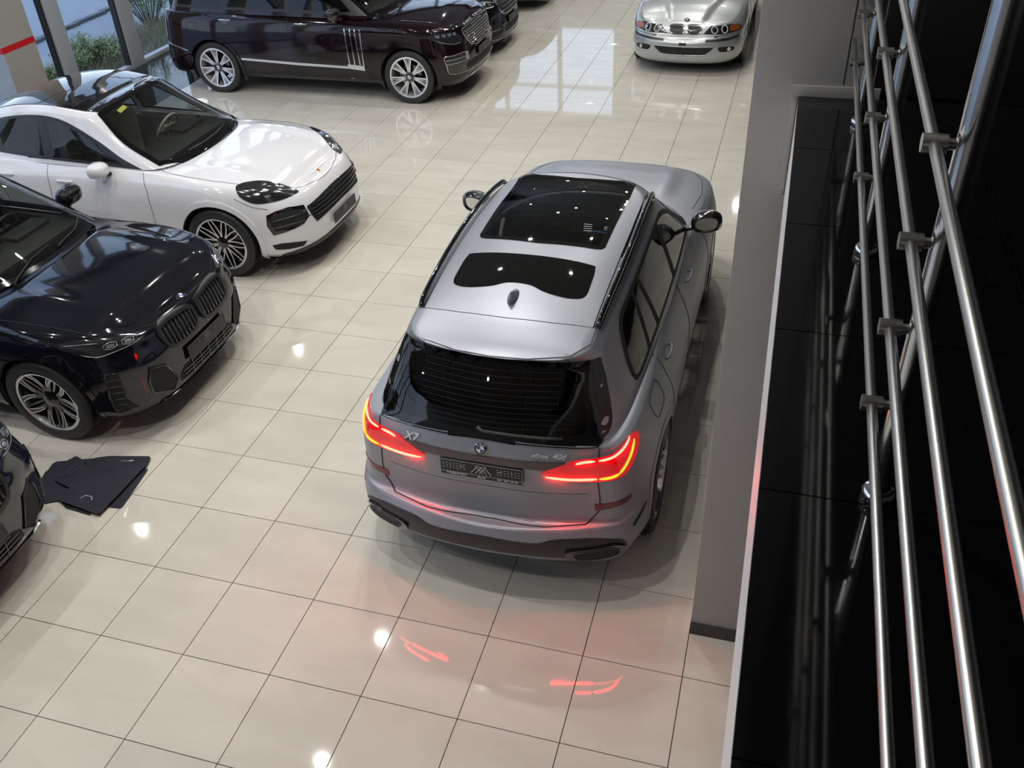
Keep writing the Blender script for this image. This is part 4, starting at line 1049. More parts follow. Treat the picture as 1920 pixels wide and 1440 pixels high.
# ================================================================== car 2: black SUV, front towards the aisle
def x5_shell():
    plan = [(2.355, 0), (2.345, .35), (2.30, .60), (2.14, .84), (1.88, .95), (1.5, .995), (1.0, .985), (.3, .975), (-.4, .975), (-1.0, .985), (-1.5, 1.0), (-1.95, .97), (-2.25, .86), (-2.42, .62), (-2.5, .3), (-2.52, 0)]
    body = [ringpts(plan, {0: .20, 5: .22, 10: .24, 15: .33}, {0: .10, 3: .08, 4: .09, 10: .09, 12: .06, 15: .07}),
            ringpts(plan, {0: .30, 5: .30, 10: .32, 12: .40, 15: .38}, {0: .02, 3: .01, 4: .02, 10: .02, 12: .015, 15: .02}),
            ringpts(plan, {0: .50, 5: .50, 15: .50}, {0: .0, 15: .0}),
            ringpts(plan, {0: .66, 5: .66, 10: .62, 15: .60}, {0: .005, 4: .0, 10: .0, 12: .02, 13: .03, 15: .03}),
            ringpts(plan, {0: .76, 3: .78, 5: .80, 10: .78, 12: .70, 15: .66}, {0: .025, 3: .04, 4: .02, 5: .0, 10: .01, 12: .05, 13: .10, 15: .14}),
            ringpts(plan, {0: .83, 3: .88, 5: .92, 10: .93, 12: .92, 15: .90}, {0: .05, 3: .07, 4: .04, 5: .02, 7: .045, 10: .035, 12: .06, 13: .10, 15: .15}),
            ringpts(plan, {0: .865, 2: .89, 3: .94, 5: 1.0, 8: 1.03, 12: 1.04, 15: 1.05}, {0: .085, 2: .11, 3: .12, 4: .08, 5: .06, 7: .09, 10: .085, 12: .10, 15: .19}),
            ringpts(plan, {0: .885, 2: .92, 3: .97, 4: 1.0, 5: 1.035, 7: 1.08, 10: 1.12, 12: 1.15, 15: 1.17}, {0: .13, 2: .18, 3: .19, 4: .13, 5: .12, 7: .135, 10: .14, 12: .15, 15: .24})]
    green = [[(1.14, 0, 1.15), (1.12, .27, 1.145), (1.06, .52, 1.135), (.95, .70, 1.12), (.80, .79, 1.10), (.62, .82, 1.085), (.3, .835, 1.085), (-.05, .84, 1.09), (-.5, .84, 1.095), (-1.0, .83, 1.10), (-1.4, .81, 1.11), (-1.75, .77, 1.12), (-1.98, .70, 1.13), (-2.12, .55, 1.15), (-2.2, .28, 1.16), (-2.22, 0, 1.16)],
             [(.68, 0, 1.44), (.66, .25, 1.435), (.60, .47, 1.42), (.49, .62, 1.385), (.37, .70, 1.36), (.22, .73, 1.35), (.02, .745, 1.35), (-.2, .75, 1.35), (-.6, .75, 1.35), (-1.0, .74, 1.35), (-1.35, .72, 1.34), (-1.62, .69, 1.33), (-1.80, .62, 1.34), (-1.93, .50, 1.35), (-2.0, .26, 1.355), (-2.02, 0, 1.36)],
             [(.23, 0, 1.665), (.21, .22, 1.66), (.16, .41, 1.645), (.08, .55, 1.61), (0, .60, 1.59), (-.08, .62, 1.585), (-.2, .63, 1.595), (-.4, .64, 1.61), (-.7, .64, 1.61), (-1.0, .63, 1.60), (-1.3, .62, 1.57), (-1.55, .60, 1.54), (-1.70, .57, 1.52), (-1.80, .45, 1.52), (-1.85, .23, 1.525), (-1.87, 0, 1.53)],
             [(.18, 0, 1.69), (.16, .2, 1.686), (.11, .37, 1.675), (.03, .49, 1.66), (-.05, .54, 1.65), (-.12, .56, 1.655), (-.25, .565, 1.665), (-.45, .57, 1.68), (-.72, .57, 1.685), (-1.0, .56, 1.675), (-1.3, .55, 1.645), (-1.56, .54, 1.61), (-1.75, .52, 1.58), (-1.86, .42, 1.57), (-1.91, .21, 1.57), (-1.93, 0, 1.57)]]
    crown = lambda x: float(np.interp(x, [-2.2, -1.5, .8, 1.15, 1.75, 2.0, 2.15, 2.222], [.0, .02, .05, .085, .082, .062, .03, .0]))
    roof = lambda x: float(np.interp(x, [-1.94, -1.7, -1.2, -.5, -.1, .19], [.0, .03, .06, .06, .045, .0]))
    def hood(x, y, t):
        if x < 1.1: return 0
        a = abs(y); return (.020 * max(0, 1 - abs(a - .56) / .12) - .004 * max(0, 1 - a / .3)) * min(1, (x - 1.1) / .3) * max(0, min(1, (2.25 - x) / .5))
    return Shell(body, green, crown, roof, sharp=(), gsharp=(2,), deck_fn=hood)
SH = x5_shell()
M['paint_black'] = mat('paint_black', (.006, .0065, .010), .07, .0, coat=.35, coat_rough=.02, spec=.5)
M['paint_navy'] = mat('paint_navy', (.006, .007, .022), .09, .0, coat=1, coat_rough=.02, spec=.6)
M['slat_black'] = mat('slat_black', (.035, .035, .037), .22, coat=.6)
M['lamp_element'] = mat('lamp_element', (.32, .33, .36), .2, .6)
def x5_car(label, pose, paint, plate_on=True):
    root = car_base('suv', label, pose)
    SH.del_fn = []
    for cx in (1.4875, -1.4875): SH.cut_circle(cx, .38, .422)
    R, rr = .382, .272; tw = []
    tw += [(5, 90, -7, -25, .040, .028, .06, .262, .04, 1), (5, 90, 7, 25, .040, .028, .06, .262, .04, 1)]
    for a, b in ((-5, -20), (5, 20), (-12, -29), (12, 29)): tw.append((5, 90, a, b, .006, .011, .13, .266, .037, 0))
    tw += [(5, 126, -2, -3, .02, .02, .06, .262, .045, 1)]
    w0 = make_wheel(root, (1.4875, .972, R), 1, R, rr, .27, tw, cap_m='dark_metal')
    copy_part(w0, root, (-1.4875, .975, R), 0); copy_part(w0, root, (1.4875, -.972, R), pi); copy_part(w0, root, (-1.4875, -.975, R), pi)
    for cx in (1.4875, -1.4875): arch_liner(root, cx, .38, .422, .95, .60); arch_trim(SH, root, cx, .38, .422, paint, w=.050, th=.007)
    underbody(root, -2.15, 2.1, .72, .2)
    K = [(.040, .835), (.17, .862), (.33, .874), (.43, .862), (.468, .815), (.452, .72), (.405, .655), (.28, .628), (.11, .632), (.045, .672), (.022, .75)]
    for sg in (1, -1):
        k1 = smooth_poly([(a * sg, b) for a, b in K], 4); k2 = inset_poly(k1, .030)
        g = patch(SH, 'kidney_grille', k2, 'F', 'black_matte', root, off=.0005, th=.001, step=.05)
        patch(SH, 'grille_frame', k1, 'F', 'black_satin', g, off=.0, th=.022, step=.04, holes=[k2])
        for i in range(9):
            y = (.075 + i * .0445) * sg; zs = [p[1] for p in k2]; ins = [z for z in np.arange(.6, .9, .006) if inside(k2, y, z)]
            if len(ins) < 4: continue
            a, b = min(ins), max(ins)
            patch(SH, 'grille_slat', [(y - .009, a), (y + .009, a), (y + .009, b), (y - .009, b)], 'F', 'slat_black', g, off=.001, th=.014, step=.2, seg=.05)
    lp = [(1.771, .931, .926), (1.813, .90, .952), (1.921, .855, .957), (2.031, .789, .940), (2.143, .66, .912), (2.235, .525, .878), (2.25, .548, .853), (2.213, .658, .836), (2.127, .778, .826), (2.036, .857, .815), (1.919, .906, .849), (1.82, .925, .885)]
    hl = wrap3(SH, 'headlamp', lp, 40, 'lamp_dark', root, off=.0, th=.004, elev=15)
    for cx_, w_ in (((2.09, .765, .876), .055), ((2.165, .655, .868), .05)):
        hexa = [(cx_[0] + w_ * 1.0 * sin(a) * .55, cx_[1] - w_ * sin(a) * .9, cx_[2] + .026 * cos(a)) for a in [2 * pi * k / 6 for k in range(6)]]
        wrap_tube(SH, 'lamp_element', hexa, 40, .004, 'lamp_element', hl, off=.005, sub=1, taper=False, elev=15, closed=True)
        wrap3(SH, 'lamp_reflector', about(hexa, .6), 40, 'lamp_element', hl, off=.004, th=.002, sub=0, elev=15)
    wrap_tube(SH, 'lamp_element', [(1.80, .92, .925), (1.93, .87, .925), (2.03, .81, .915)], 40, .004, 'lamp_element', hl, off=.005, elev=15)
    wrap_tube(SH, 'lamp_edge', [(1.93, .908, .852), (2.036, .862, .822), (2.127, .785, .832), (2.20, .68, .842), (2.243, .565, .858)], 40, .003, 'lamp_element', hl, off=.005, elev=15)
    v = [(2.070, .885, .675), (2.137, .841, .672), (2.146, .834, .44), (2.195, .780, .325), (2.055, .89, .335), (2.045, .897, .47)]
    ao = wrap3(SH, 'side_vent', v, 58, 'black_matte', root, off=.001, th=.001, sub=0)
    wrap_tube(SH, 'vent_frame', v, 58, .008, 'black_gloss', ao, off=.004, sub=1, taper=False, closed=True)
    for z in (.62, .56, .50, .44, .385): wrap_tube(SH, 'vent_slat', [(2.05, .895, z), (2.14, .84, z)], 58, .006, 'slat_black', ao, off=.004, sub=1, taper=False)
    q = [(2.280, .650, .615), (2.325, .524, .572), (2.333, .428, .375), (2.318, .508, .312), (2.262, .672, .390), (2.258, .68, .50)]
    ai = wrap3(SH, 'front_intake', q, 18, 'black_matte', root, off=.001, th=.001, sub=0)
    wrap_tube(SH, 'intake_frame', q, 18, .010, 'black_gloss', ai, off=.005, sub=1, taper=False, closed=True)
    mouth = sym([(0, .295), (.30, .30), (.41, .33), (.40, .40), (.33, .44), (0, .445)])
    mo = patch(SH, 'lower_grille', mouth, 'F', 'black_matte', root, off=.001, th=.001)
    for z in (.33, .365, .40): patch(SH, 'grille_slat', [(-.36, z - .005), (.36, z - .005), (.36, z + .005), (-.36, z + .005)], 'F', 'slat_black', mo, off=.002, th=.01, step=.2)
    for y in (-.24, -.12, 0, .12, .24): patch(SH, 'grille_slat', [(y - .004, .30), (y + .004, .30), (y + .004, .44), (y - .004, .44)], 'F', 'slat_black', mo, off=.002, th=.01, step=.2)
    patch(SH, 'bumper_lip', sym([(0, .225), (.45, .23), (.62, .25), (.60, .275), (.40, .262), (0, .258)]), 'F', 'dark_metal', root, off=.001, th=.012)
    h = SH.hit((5, 0, .52), (-1, 0, 0))
    if plate_on: plate(root, (h[0].x + .016, .0, .515), (0, 1, 0), (-.03, 0, 1), w=.56, h=.13)
    h = SH.hit((2.225, 0, 4), (0, 0, -1)); n = h[1]; xd = Vector((0, 1, 0)); roundel(root, h[0] + n * .003, xd, n.cross(xd), r=.043)
    # glass
    ws = smooth_poly([(.20, 0), (.18, .30), (.11, .50, 's'), (.42, .66), (.84, .745, 's'), (1.01, .52), (1.08, .27), (1.10, 0), (1.08, -.27), (1.01, -.52), (.84, -.745, 's'), (.42, -.66), (.11, -.50, 's'), (.18, -.30)], 4)
    screen_glass(SH, root, ws, inset_poly(ws, .04), 'T', 'glass_clear', lambda c: c.z > 1.1 and .05 < c.x < 1.15, 'windscreen')
    win = smooth_poly([(.86, 1.10, 's'), (.45, 1.115), (-.2, 1.13), (-.96, 1.145), (-1.35, 1.155), (-1.72, 1.19, 's'), (-1.64, 1.34), (-1.48, 1.47), (-1.25, 1.54), (-.65, 1.565), (-.25, 1.55), (.08, 1.50), (.46, 1.34)], 5)
    p1 = smooth_poly([(.62, 1.145, 's'), (.3, 1.15), (-.14, 1.16, 's'), (-.17, 1.535, 's'), (0, 1.50), (.22, 1.41), (.45, 1.29)], 4)
    p2 = smooth_poly([(-.25, 1.165, 's'), (-.92, 1.178, 's'), (-1.04, 1.52, 's'), (-.6, 1.54), (-.27, 1.535, 's')], 4)
    p3 = smooth_poly([(-1.0, 1.182, 's'), (-1.35, 1.19), (-1.60, 1.21, 's'), (-1.50, 1.38), (-1.32, 1.48), (-1.12, 1.515, 's')], 4)
    side_windows(SH, root, win, [p1, p2, p3], 'glass_tint')
    rg = smooth_poly(sym([(0, 1.19), (.4, 1.185), (.62, 1.19), (.64, 1.25), (.58, 1.42), (.53, 1.50), (.3, 1.52), (0, 1.525)]), 4)
    screen_glass(SH, root, rg, inset_poly(rg, .045), 'B', 'glass_dark', lambda c: c.x < -1.7 and c.z > 1.1, 'rear_window')
    # shut lines, handles, mirrors
    dl = []
    for fr in ('L', 'R'):
        dl += [([(-1.10, 1.12), (-1.10, .95), (-1.04, .80), (-.98, .62), (-.97, .42)], fr, False), ([(-.19, 1.12), (-.2, .9), (-.18, .42)], fr, False), ([(.87, 1.08), (.92, .9), (.93, .42)], fr, False), ([(.93, .40), (-.97, .38)], fr, False)]
    dl.append(([(1.10, .80), (1.236, .863), (1.514, .850), (1.754, .827), (2.015, .796), (2.16, .60), (2.243, .42), (2.258, .18), (2.26, 0), (2.258, -.18), (2.243, -.42), (2.16, -.60), (2.015, -.796), (1.754, -.827), (1.514, -.850), (1.236, -.863), (1.10, -.80)], 'T', False))
    seam(SH, 'shut_lines', dl, 'seam', root, r=.0028)
    for fr in ('L', 'R'): handle(SH, root, -.90, .985, fr, paint); handle(SH, root, .02, .965, fr, paint)
    for fr, sg in (('L', 1), ('R', -1)): door_mirror(SH, root, .52, .965 * sg, 1.20, sg, paint, w=.25, h=.165)
    for sg in (1, -1):
        L = [SH.hit((x, y * sg, 4), (0, 0, -1)) for x, y in ((.08, .57), (-.05, .575), (-.4, .58), (-.9, .575), (-1.35, .56), (-1.5, .55))]
        bm = bmesh.new(); add_tube(bm, catmull([tuple(h[0] + Vector((0, 0, o))) for h, o in zip(L, (.004, .03, .038, .036, .028, .003))], 6), .016, 10); bm_obj('roof_rail', bm, 'black_gloss', root, smooth=True)
        bm = bmesh.new(); y0 = .28 * sg - .22; L = [SH.hit((x, y, 4), (0, 0, -1)) for x, y in ((1.10, y0), (1.085, y0 + .06), (1.075 - .10 * abs(y0 + .3), y0 + .30), (1.05 - .25 * abs(y0 + .5), y0 + .52))]
        add_tube(bm, [h[0] + Vector((0, 0, .018)) for h in L], [.012, .009, .007, .005], 7); bm_obj('wiper', bm, 'black_matte', root, smooth=True)
    tl = wrap3(SH, 'tail_lamp', [(-2.42, .40, .98), (-2.36, .60, .95), (-2.2, .80, .96), (-1.98, .90, 1.0), (-2.02, .88, 1.05), (-2.2, .78, 1.06), (-2.34, .6, 1.04)], 145, 'lamp_red_off', root, off=.001, th=.008)
    interior(root, .60, 1.10, 'leather_black', rows=((-.12, .37), (-1.0, .37)), drv=1, seat_z=.60)
    SH.body_mesh('body', paint, root)
    return root
x5_car('glossy black SUV with black twin grilles and black and silver wheels, beside the white coupe', (-2.45, 2.01, 0), 'paint_black')
x5_car('dark navy SUV at the lower left corner, beside the loose floor mats', (-2.50, -.62, 0), 'paint_navy')
# ================================================================== car 3: white coupe SUV
def cay_shell():
    plan = [(2.40, 0), (2.38, .35), (2.30, .61), (2.12, .82), (1.86, .92), (1.45, .975), (.95, .955), (.3, .945), (-.4, .945), (-1.0, .965), (-1.45, .99), (-1.9, .95), (-2.25, .82), (-2.45, .55), (-2.53, .28), (-2.55, 0)]
    body = [ringpts(plan, {0: .20, 5: .22, 10: .24, 15: .30}, {0: .12, 3: .09, 4: .09, 10: .09, 12: .06, 15: .07}),
            ringpts(plan, {0: .28, 5: .30, 10: .32, 12: .40, 15: .38}, {0: .03, 3: .01, 4: .02, 10: .02, 12: .015, 15: .02}),
            ringpts(plan, {0: .42, 5: .50, 15: .50}, {0: .0, 15: .0}),
            ringpts(plan, {0: .58, 5: .64, 10: .62, 15: .62}, {0: .03, 3: .02, 4: .0, 10: .0, 15: .03}),
            ringpts(plan, {0: .68, 3: .74, 5: .80, 10: .78, 15: .78}, {0: .075, 3: .055, 4: .02, 5: .0, 8: .02, 10: .01, 13: .06, 15: .08}),
            ringpts(plan, {0: .76, 3: .82, 5: .92, 10: .93, 15: .90}, {0: .125, 3: .10, 4: .05, 5: .03, 7: .05, 10: .045, 13: .10, 15: .12}),
            ringpts(plan, {0: .815, 2: .84, 3: .89, 4: .94, 5: .985, 8: 1.0, 12: .98, 15: .98}, {0: .18, 2: .17, 3: .15, 4: .10, 5: .075, 7: .09, 10: .10, 12: .14, 15: .18}),
            ringpts(plan, {0: .845, 2: .87, 3: .915, 4: .965, 5: 1.01, 7: 1.05, 10: 1.06, 12: 1.04, 15: 1.03}, {0: .24, 2: .24, 3: .22, 4: .17, 5: .14, 7: .13, 10: .16, 12: .2, 15: .24})]
    green = [[(1.03, 0, 1.085), (1.01, .27, 1.08), (.96, .50, 1.075), (.88, .67, 1.07), (.76, .765, 1.06), (.58, .80, 1.05), (.3, .815, 1.045), (-.05, .82, 1.045), (-.5, .82, 1.05), (-1.0, .80, 1.05), (-1.45, .77, 1.05), (-1.75, .73, 1.05), (-1.98, .66, 1.04), (-2.15, .50, 1.03), (-2.22, .25, 1.03), (-2.24, 0, 1.03)],
             [(.60, 0, 1.35), (.58, .25, 1.345), (.53, .46, 1.33), (.43, .61, 1.30), (.32, .69, 1.28), (.18, .72, 1.27), (0, .735, 1.27), (-.2, .74, 1.27), (-.6, .735, 1.28), (-1.0, .71, 1.27), (-1.30, .68, 1.25), (-1.50, .65, 1.22), (-1.66, .59, 1.20), (-1.78, .46, 1.21), (-1.83, .24, 1.22), (-1.85, 0, 1.22)],
             [(.17, 0, 1.565), (.155, .22, 1.56), (.12, .42, 1.55), (.07, .56, 1.53), (.01, .635, 1.50), (-.08, .65, 1.50), (-.2, .655, 1.51), (-.4, .655, 1.53), (-.65, .65, 1.53), (-.92, .635, 1.50), (-1.12, .61, 1.46), (-1.25, .58, 1.42), (-1.35, .53, 1.39), (-1.42, .42, 1.39), (-1.46, .21, 1.395), (-1.47, 0, 1.40)],
             [(.12, 0, 1.585), (.105, .2, 1.58), (.07, .38, 1.572), (.02, .50, 1.56), (-.03, .575, 1.54), (-.1, .59, 1.545), (-.22, .595, 1.56), (-.42, .60, 1.58), (-.66, .595, 1.58), (-.92, .58, 1.555), (-1.12, .56, 1.515), (-1.27, .53, 1.475), (-1.38, .48, 1.45), (-1.46, .38, 1.43), (-1.50, .19, 1.425), (-1.52, 0, 1.425)]]
    crown = lambda x: float(np.interp(x, [-2.2, -1.5, .8, 1.1, 1.7, 1.95, 2.09, 2.158], [.0, .02, .03, .05, .055, .042, .02, .0]))
    roof = lambda x: float(np.interp(x, [-1.52, -1.2, -.8, -.4, -.1, .13], [.0, .03, .055, .06, .045, .0]))
    def hood(x, y, t):
        if x < 1.0: return 0
        a = abs(y); return (.022 * max(0, 1 - abs(a - .62) / .16)) * min(1, (x - 1.0) / .3) * max(0, min(1, (2.2 - x) / .4))
    return Shell(body, green, crown, roof, sharp=(), gsharp=(2,), deck_fn=hood)
SH = cay_shell()
M['paint_white'] = mat('paint_white', (.80, .80, .83), .12, coat=1, coat_rough=.03)
M['roof_black'] = mat('roof_black', (.012, .012, .013), .04, coat=1)
cay = car_base('coupe_suv', 'white coupe SUV with a glossy black roof and dark grille', (-2.47, 4.73, 0))
for cx in (1.4475, -1.4475): SH.cut_circle(cx, .378, .425)
tw = [(10, 90, -2, -14, .016, .013, .06, .268, .03, 0), (10, 90, 2, 14, .016, .013, .06, .268, .03, 0)]
w0 = make_wheel(cay, (1.4475, .952, .378), 1, .378, .277, .275, tw, face='rim_silver', cap_m='dark_metal')
copy_part(w0, cay, (-1.4475, .965, .378), 0); copy_part(w0, cay, (1.4475, -.952, .378), pi); copy_part(w0, cay, (-1.4475, -.965, .378), pi)
for cx in (1.4475, -1.4475): arch_liner(cay, cx, .378, .425, .93, .58); arch_trim(SH, cay, cx, .378, .425, 'paint_white', w=.055, th=.010)
underbody(cay, -2.15, 2.1, .70, .2)
# bumper apertures
gr = smooth_poly(sym([(0, .545), (.30, .538), (.505, .515, 's'), (.535, .60), (.545, .685, 's'), (.30, .706), (0, .71)]), 3, sharp=(2, 4, 8, 10))
g = patch(SH, 'front_grille', gr, 'F', 'black_matte', cay, off=.0005, th=.001)
for z in (.575, .61, .645, .68): patch(SH, 'grille_slat', [(-.515, z - .007), (.515, z - .007), (.515, z + .007), (-.515, z + .007)], 'F', 'slat_black', g, off=.001, th=.012, step=.2)
seam(SH, 'grille_frame', [(gr, 'F', True)], 'black_gloss', g, r=.007, off=.002)
si = [(1.985, .862, .705), (2.06, .80, .733), (2.155, .709, .742), (2.27, .585, .715), (2.295, .565, .60), (2.266, .646, .545), (2.150, .79, .515), (2.03, .872, .495), (1.985, .885, .60)]
s1 = wrap3(SH, 'side_intake', si, 42, 'black_gloss', cay, off=.001, th=.003, sub=0)
wrap3(SH, 'intake_opening', about(si, .80, .72), 42, 'black_matte', s1, off=.004, th=.001, sub=0)
for z in (.575, .645): wrap_tube(SH, 'intake_slat', [(2.04, .86, z - .005), (2.13, .78, z), (2.26, .62, z + .005)], 42, .008, 'slat_black', s1, off=.009, sub=2, taper=False)
for z in (.60, .66): wrap_tube(SH, 'bumper_fin', [(2.285, .565, z), (2.325, .505, z + .008)], 25, .009, 'black_gloss', (cay, cay), off=.004, sub=1)
lo = [(2.00, .885, .385), (2.09, .845, .40), (2.19, .765, .385), (2.275, .660, .355), (2.245, .690, .312), (2.12, .81, .322), (2.02, .872, .335)]
wrap3(SH, 'lower_intake', lo, 42, 'black_matte', cay, off=.001, th=.002, sub=0)
patch(SH, 'front_lip', smooth_poly(sym([(0, .21), (.5, .215), (.78, .235), (.80, .275), (.62, .295), (.35, .31), (0, .315)]), 3), 'F', 'black_satin', cay, off=.001, th=.010)
# lamps
hp = [(1.690, .835, .968), (1.722, .765, .985), (1.80, .70, .985), (1.88, .648, .975), (2.001, .568, .928), (2.109, .511, .866), (2.182, .498, .826), (2.165, .56, .812), (2.10, .69, .810), (1.989, .81, .816), (1.879, .880, .838), (1.755, .895, .905)]
hl = wrap3(SH, 'headlamp', hp, 40, 'lamp_dark', cay, off=.0, th=.005, elev=35)
for c_ in ((1.93, .72, .895), (1.88, .80, .885), (2.02, .66, .865), (1.97, .755, .855)):
    hx = [(c_[0] + .028 * sin(a), c_[1] - .022 * sin(a), c_[2] + .016 * cos(a)) for a in [2 * pi * k / 8 for k in range(8)]]
    wrap3(SH, 'lamp_element', hx, 40, 'lamp_element', hl, off=.004, th=.003, sub=0, elev=35)
# roof, glass
rf = smooth_poly([(.080, .55, 's'), (.132, .30), (.140, 0), (.132, -.30), (.080, -.55, 's'), (-.1, -.575), (-.42, -.585), (-.85, -.57), (-1.15, -.54), (-1.36, -.47, 's'), (-1.45, -.25), (-1.48, 0), (-1.45, .25), (-1.36, .47, 's'), (-1.15, .54), (-.85, .57), (-.42, .585), (-.1, .575)], 4)
patch(SH, 'glass_roof', rf, 'T', 'roof_black', cay, off=.004, th=.003, step=.03)
ws = smooth_poly([(.142, 0), (.134, .30), (.078, .57, 's'), (.38, .675), (.785, .73, 's'), (.94, .56), (1.025, .28), (1.045, 0), (1.025, -.28), (.94, -.56), (.785, -.73, 's'), (.38, -.675), (.078, -.57, 's'), (.134, -.30)], 4)
screen_glass(SH, cay, ws, inset_poly(ws, .042), 'T', 'glass_clear', lambda c: c.z > 1.05 and .03 < c.x < 1.05, 'windscreen', off=.004)
win = smooth_poly([(.62, 1.055, 's'), (.08, 1.075), (-.44, 1.09), (-.86, 1.10), (-1.20, 1.115), (-1.52, 1.15, 's'), (-1.50, 1.21), (-1.35, 1.33), (-1.12, 1.43), (-.80, 1.49), (-.52, 1.505), (-.30, 1.475), (-.10, 1.40), (.15, 1.275), (.38, 1.15)], 5)
p1 = smooth_poly([(.40, 1.09, 's'), (-.05, 1.105), (-.44, 1.115, 's'), (-.49, 1.475, 's'), (-.32, 1.445), (-.12, 1.37), (.12, 1.25)], 4)
p2 = smooth_poly([(-.55, 1.12, 's'), (-1.08, 1.135, 's'), (-1.18, 1.375, 's'), (-.90, 1.45), (-.60, 1.475, 's')], 4)
p3 = smooth_poly([(-1.13, 1.14, 's'), (-1.43, 1.165, 's'), (-1.38, 1.25), (-1.23, 1.345, 's')], 3)
side_windows(SH, cay, win, [p1, p2, p3], 'glass_tint')
rg = smooth_poly([(-1.50, 0), (-1.48, .25), (-1.42, .44, 's'), (-1.75, .57), (-2.0, .58, 's'), (-2.10, .3), (-2.13, 0), (-2.10, -.3), (-2.0, -.58, 's'), (-1.75, -.57), (-1.42, -.44, 's'), (-1.48, -.25)], 4)
screen_glass(SH, cay, rg, inset_poly(rg, .04), 'T', 'glass_dark', lambda c: c.z > 1.03 and c.x < -1.4, 'rear_window')
dl = []
for fr in ('L', 'R'):
    dl += [([(.64, 1.04), (.70, .88), (.72, .70), (.72, .42)], fr, False), ([(-.53, 1.08), (-.50, .9), (-.49, .42)], fr, False), ([(-1.20, 1.1), (-1.18, .95), (-1.06, .74), (-1.0, .42)], fr, False), ([(.72, .40), (-1.0, .38)], fr, False)]
    dl += [([(1.695, .885), (1.86, .80), (2.0, .76)], fr, False)]
dl.append(([(.80, .742), (.88, .772), (1.137, .812), (1.445, .825), (1.70, .790), (1.88, .655), (2.0, .575), (2.14, .505), (2.20, .35), (2.235, .16), (2.243, 0), (2.235, -.16), (2.20, -.35), (2.14, -.505), (2.0, -.575), (1.88, -.655), (1.70, -.790), (1.445, -.825), (1.137, -.812), (.88, -.772), (.80, -.742)], 'T', False))
seam(SH, 'shut_lines', dl, 'seam', cay, r=.0028)
for fr in ('L', 'R'): handle(SH, cay, -.30, .90, fr, 'paint_white'); handle(SH, cay, -1.02, .93, fr, 'paint_white')
for fr, sg in (('L', 1), ('R', -1)): door_mirror(SH, cay, .23, .955 * sg, 1.085, sg, 'paint_white', w=.25, h=.16)
h = SH.hit((5, 0, .44), (-1, 0, 0)); plate(cay, (h[0].x + .016, -.02, .44), (0, 1, 0), (-.02, 0, 1), w=.53, h=.115)
h = SH.hit((2.165, 0, 4), (0, 0, -1)); n = h[1]; xd = Vector((0, 1, 0)); M['gold'] = mat('gold', (.75, .45, .12), .25, .8)
bm = bmesh.new(); shp = [(0, -.030), (.017, -.014), (.021, .012), (.018, .027), (0, .022), (-.018, .027), (-.021, .012), (-.017, -.014)]; add_prism(bm, shp, 0, .005)
add_prism(bm, [(p[0] * .45, p[1] * .45) for p in shp], .005, .0065, mi=1); add_prism(bm, [(-.016, .004), (-.004, .004), (-.004, .018), (-.016, .018)], .005, .006, mi=2); add_prism(bm, [(.004, -.016), (.012, -.012), (.014, 0), (.004, 0)], .005, .006, mi=2)
M['crest_red'] = mat('crest_red', (.4, .02, .02), .3)
b = bm_obj('badge', bm, ['gold', 'black_gloss', 'crest_red']); place(b, cay, h[0] + n * .001, xd, n.cross(xd))
M['yellow_label'] = mat('yellow_label', (.62, .62, .12), .6)
for sg, _ in ((1, 0),):
    bm = bmesh.new(); L = [SH.hit((x, y, 4), (0, 0, -1)) for x, y in ((.93, -.40), (.97, -.15), (.965, .10), (.92, .32))]
    add_tube(bm, [q[0] + Vector((0, 0, .018)) for q in L], [.012, .009, .008, .005], 7); bm_obj('wiper', bm, 'black_satin', cay, smooth=True)
patch(SH, 'windscreen_sticker', [(.20, -.30), (.245, -.30), (.245, -.42), (.20, -.42)], 'T', 'yellow_label', cay, off=.004, th=.001)
M['leather_grey'] = mat('leather_grey', (.42, .40, .34), .5)
wrap3(SH, 'tail_lamp', [(-2.47, .2, .93), (-2.40, .50, .93), (-2.2, .76, .94), (-2.0, .87, .96), (-2.02, .86, .99), (-2.2, .74, .98), (-2.40, .48, .965), (-2.46, .2, .96)], 150, 'lamp_red_off', cay, off=.001, th=.006)
interior(cay, .52, 1.05, 'leather_grey', rows=((-.22, .37), (-1.0, .37)), drv=1, seat_z=.56, wheel_m='leather_grey')
SH.body_mesh('body', 'paint_white', cay)
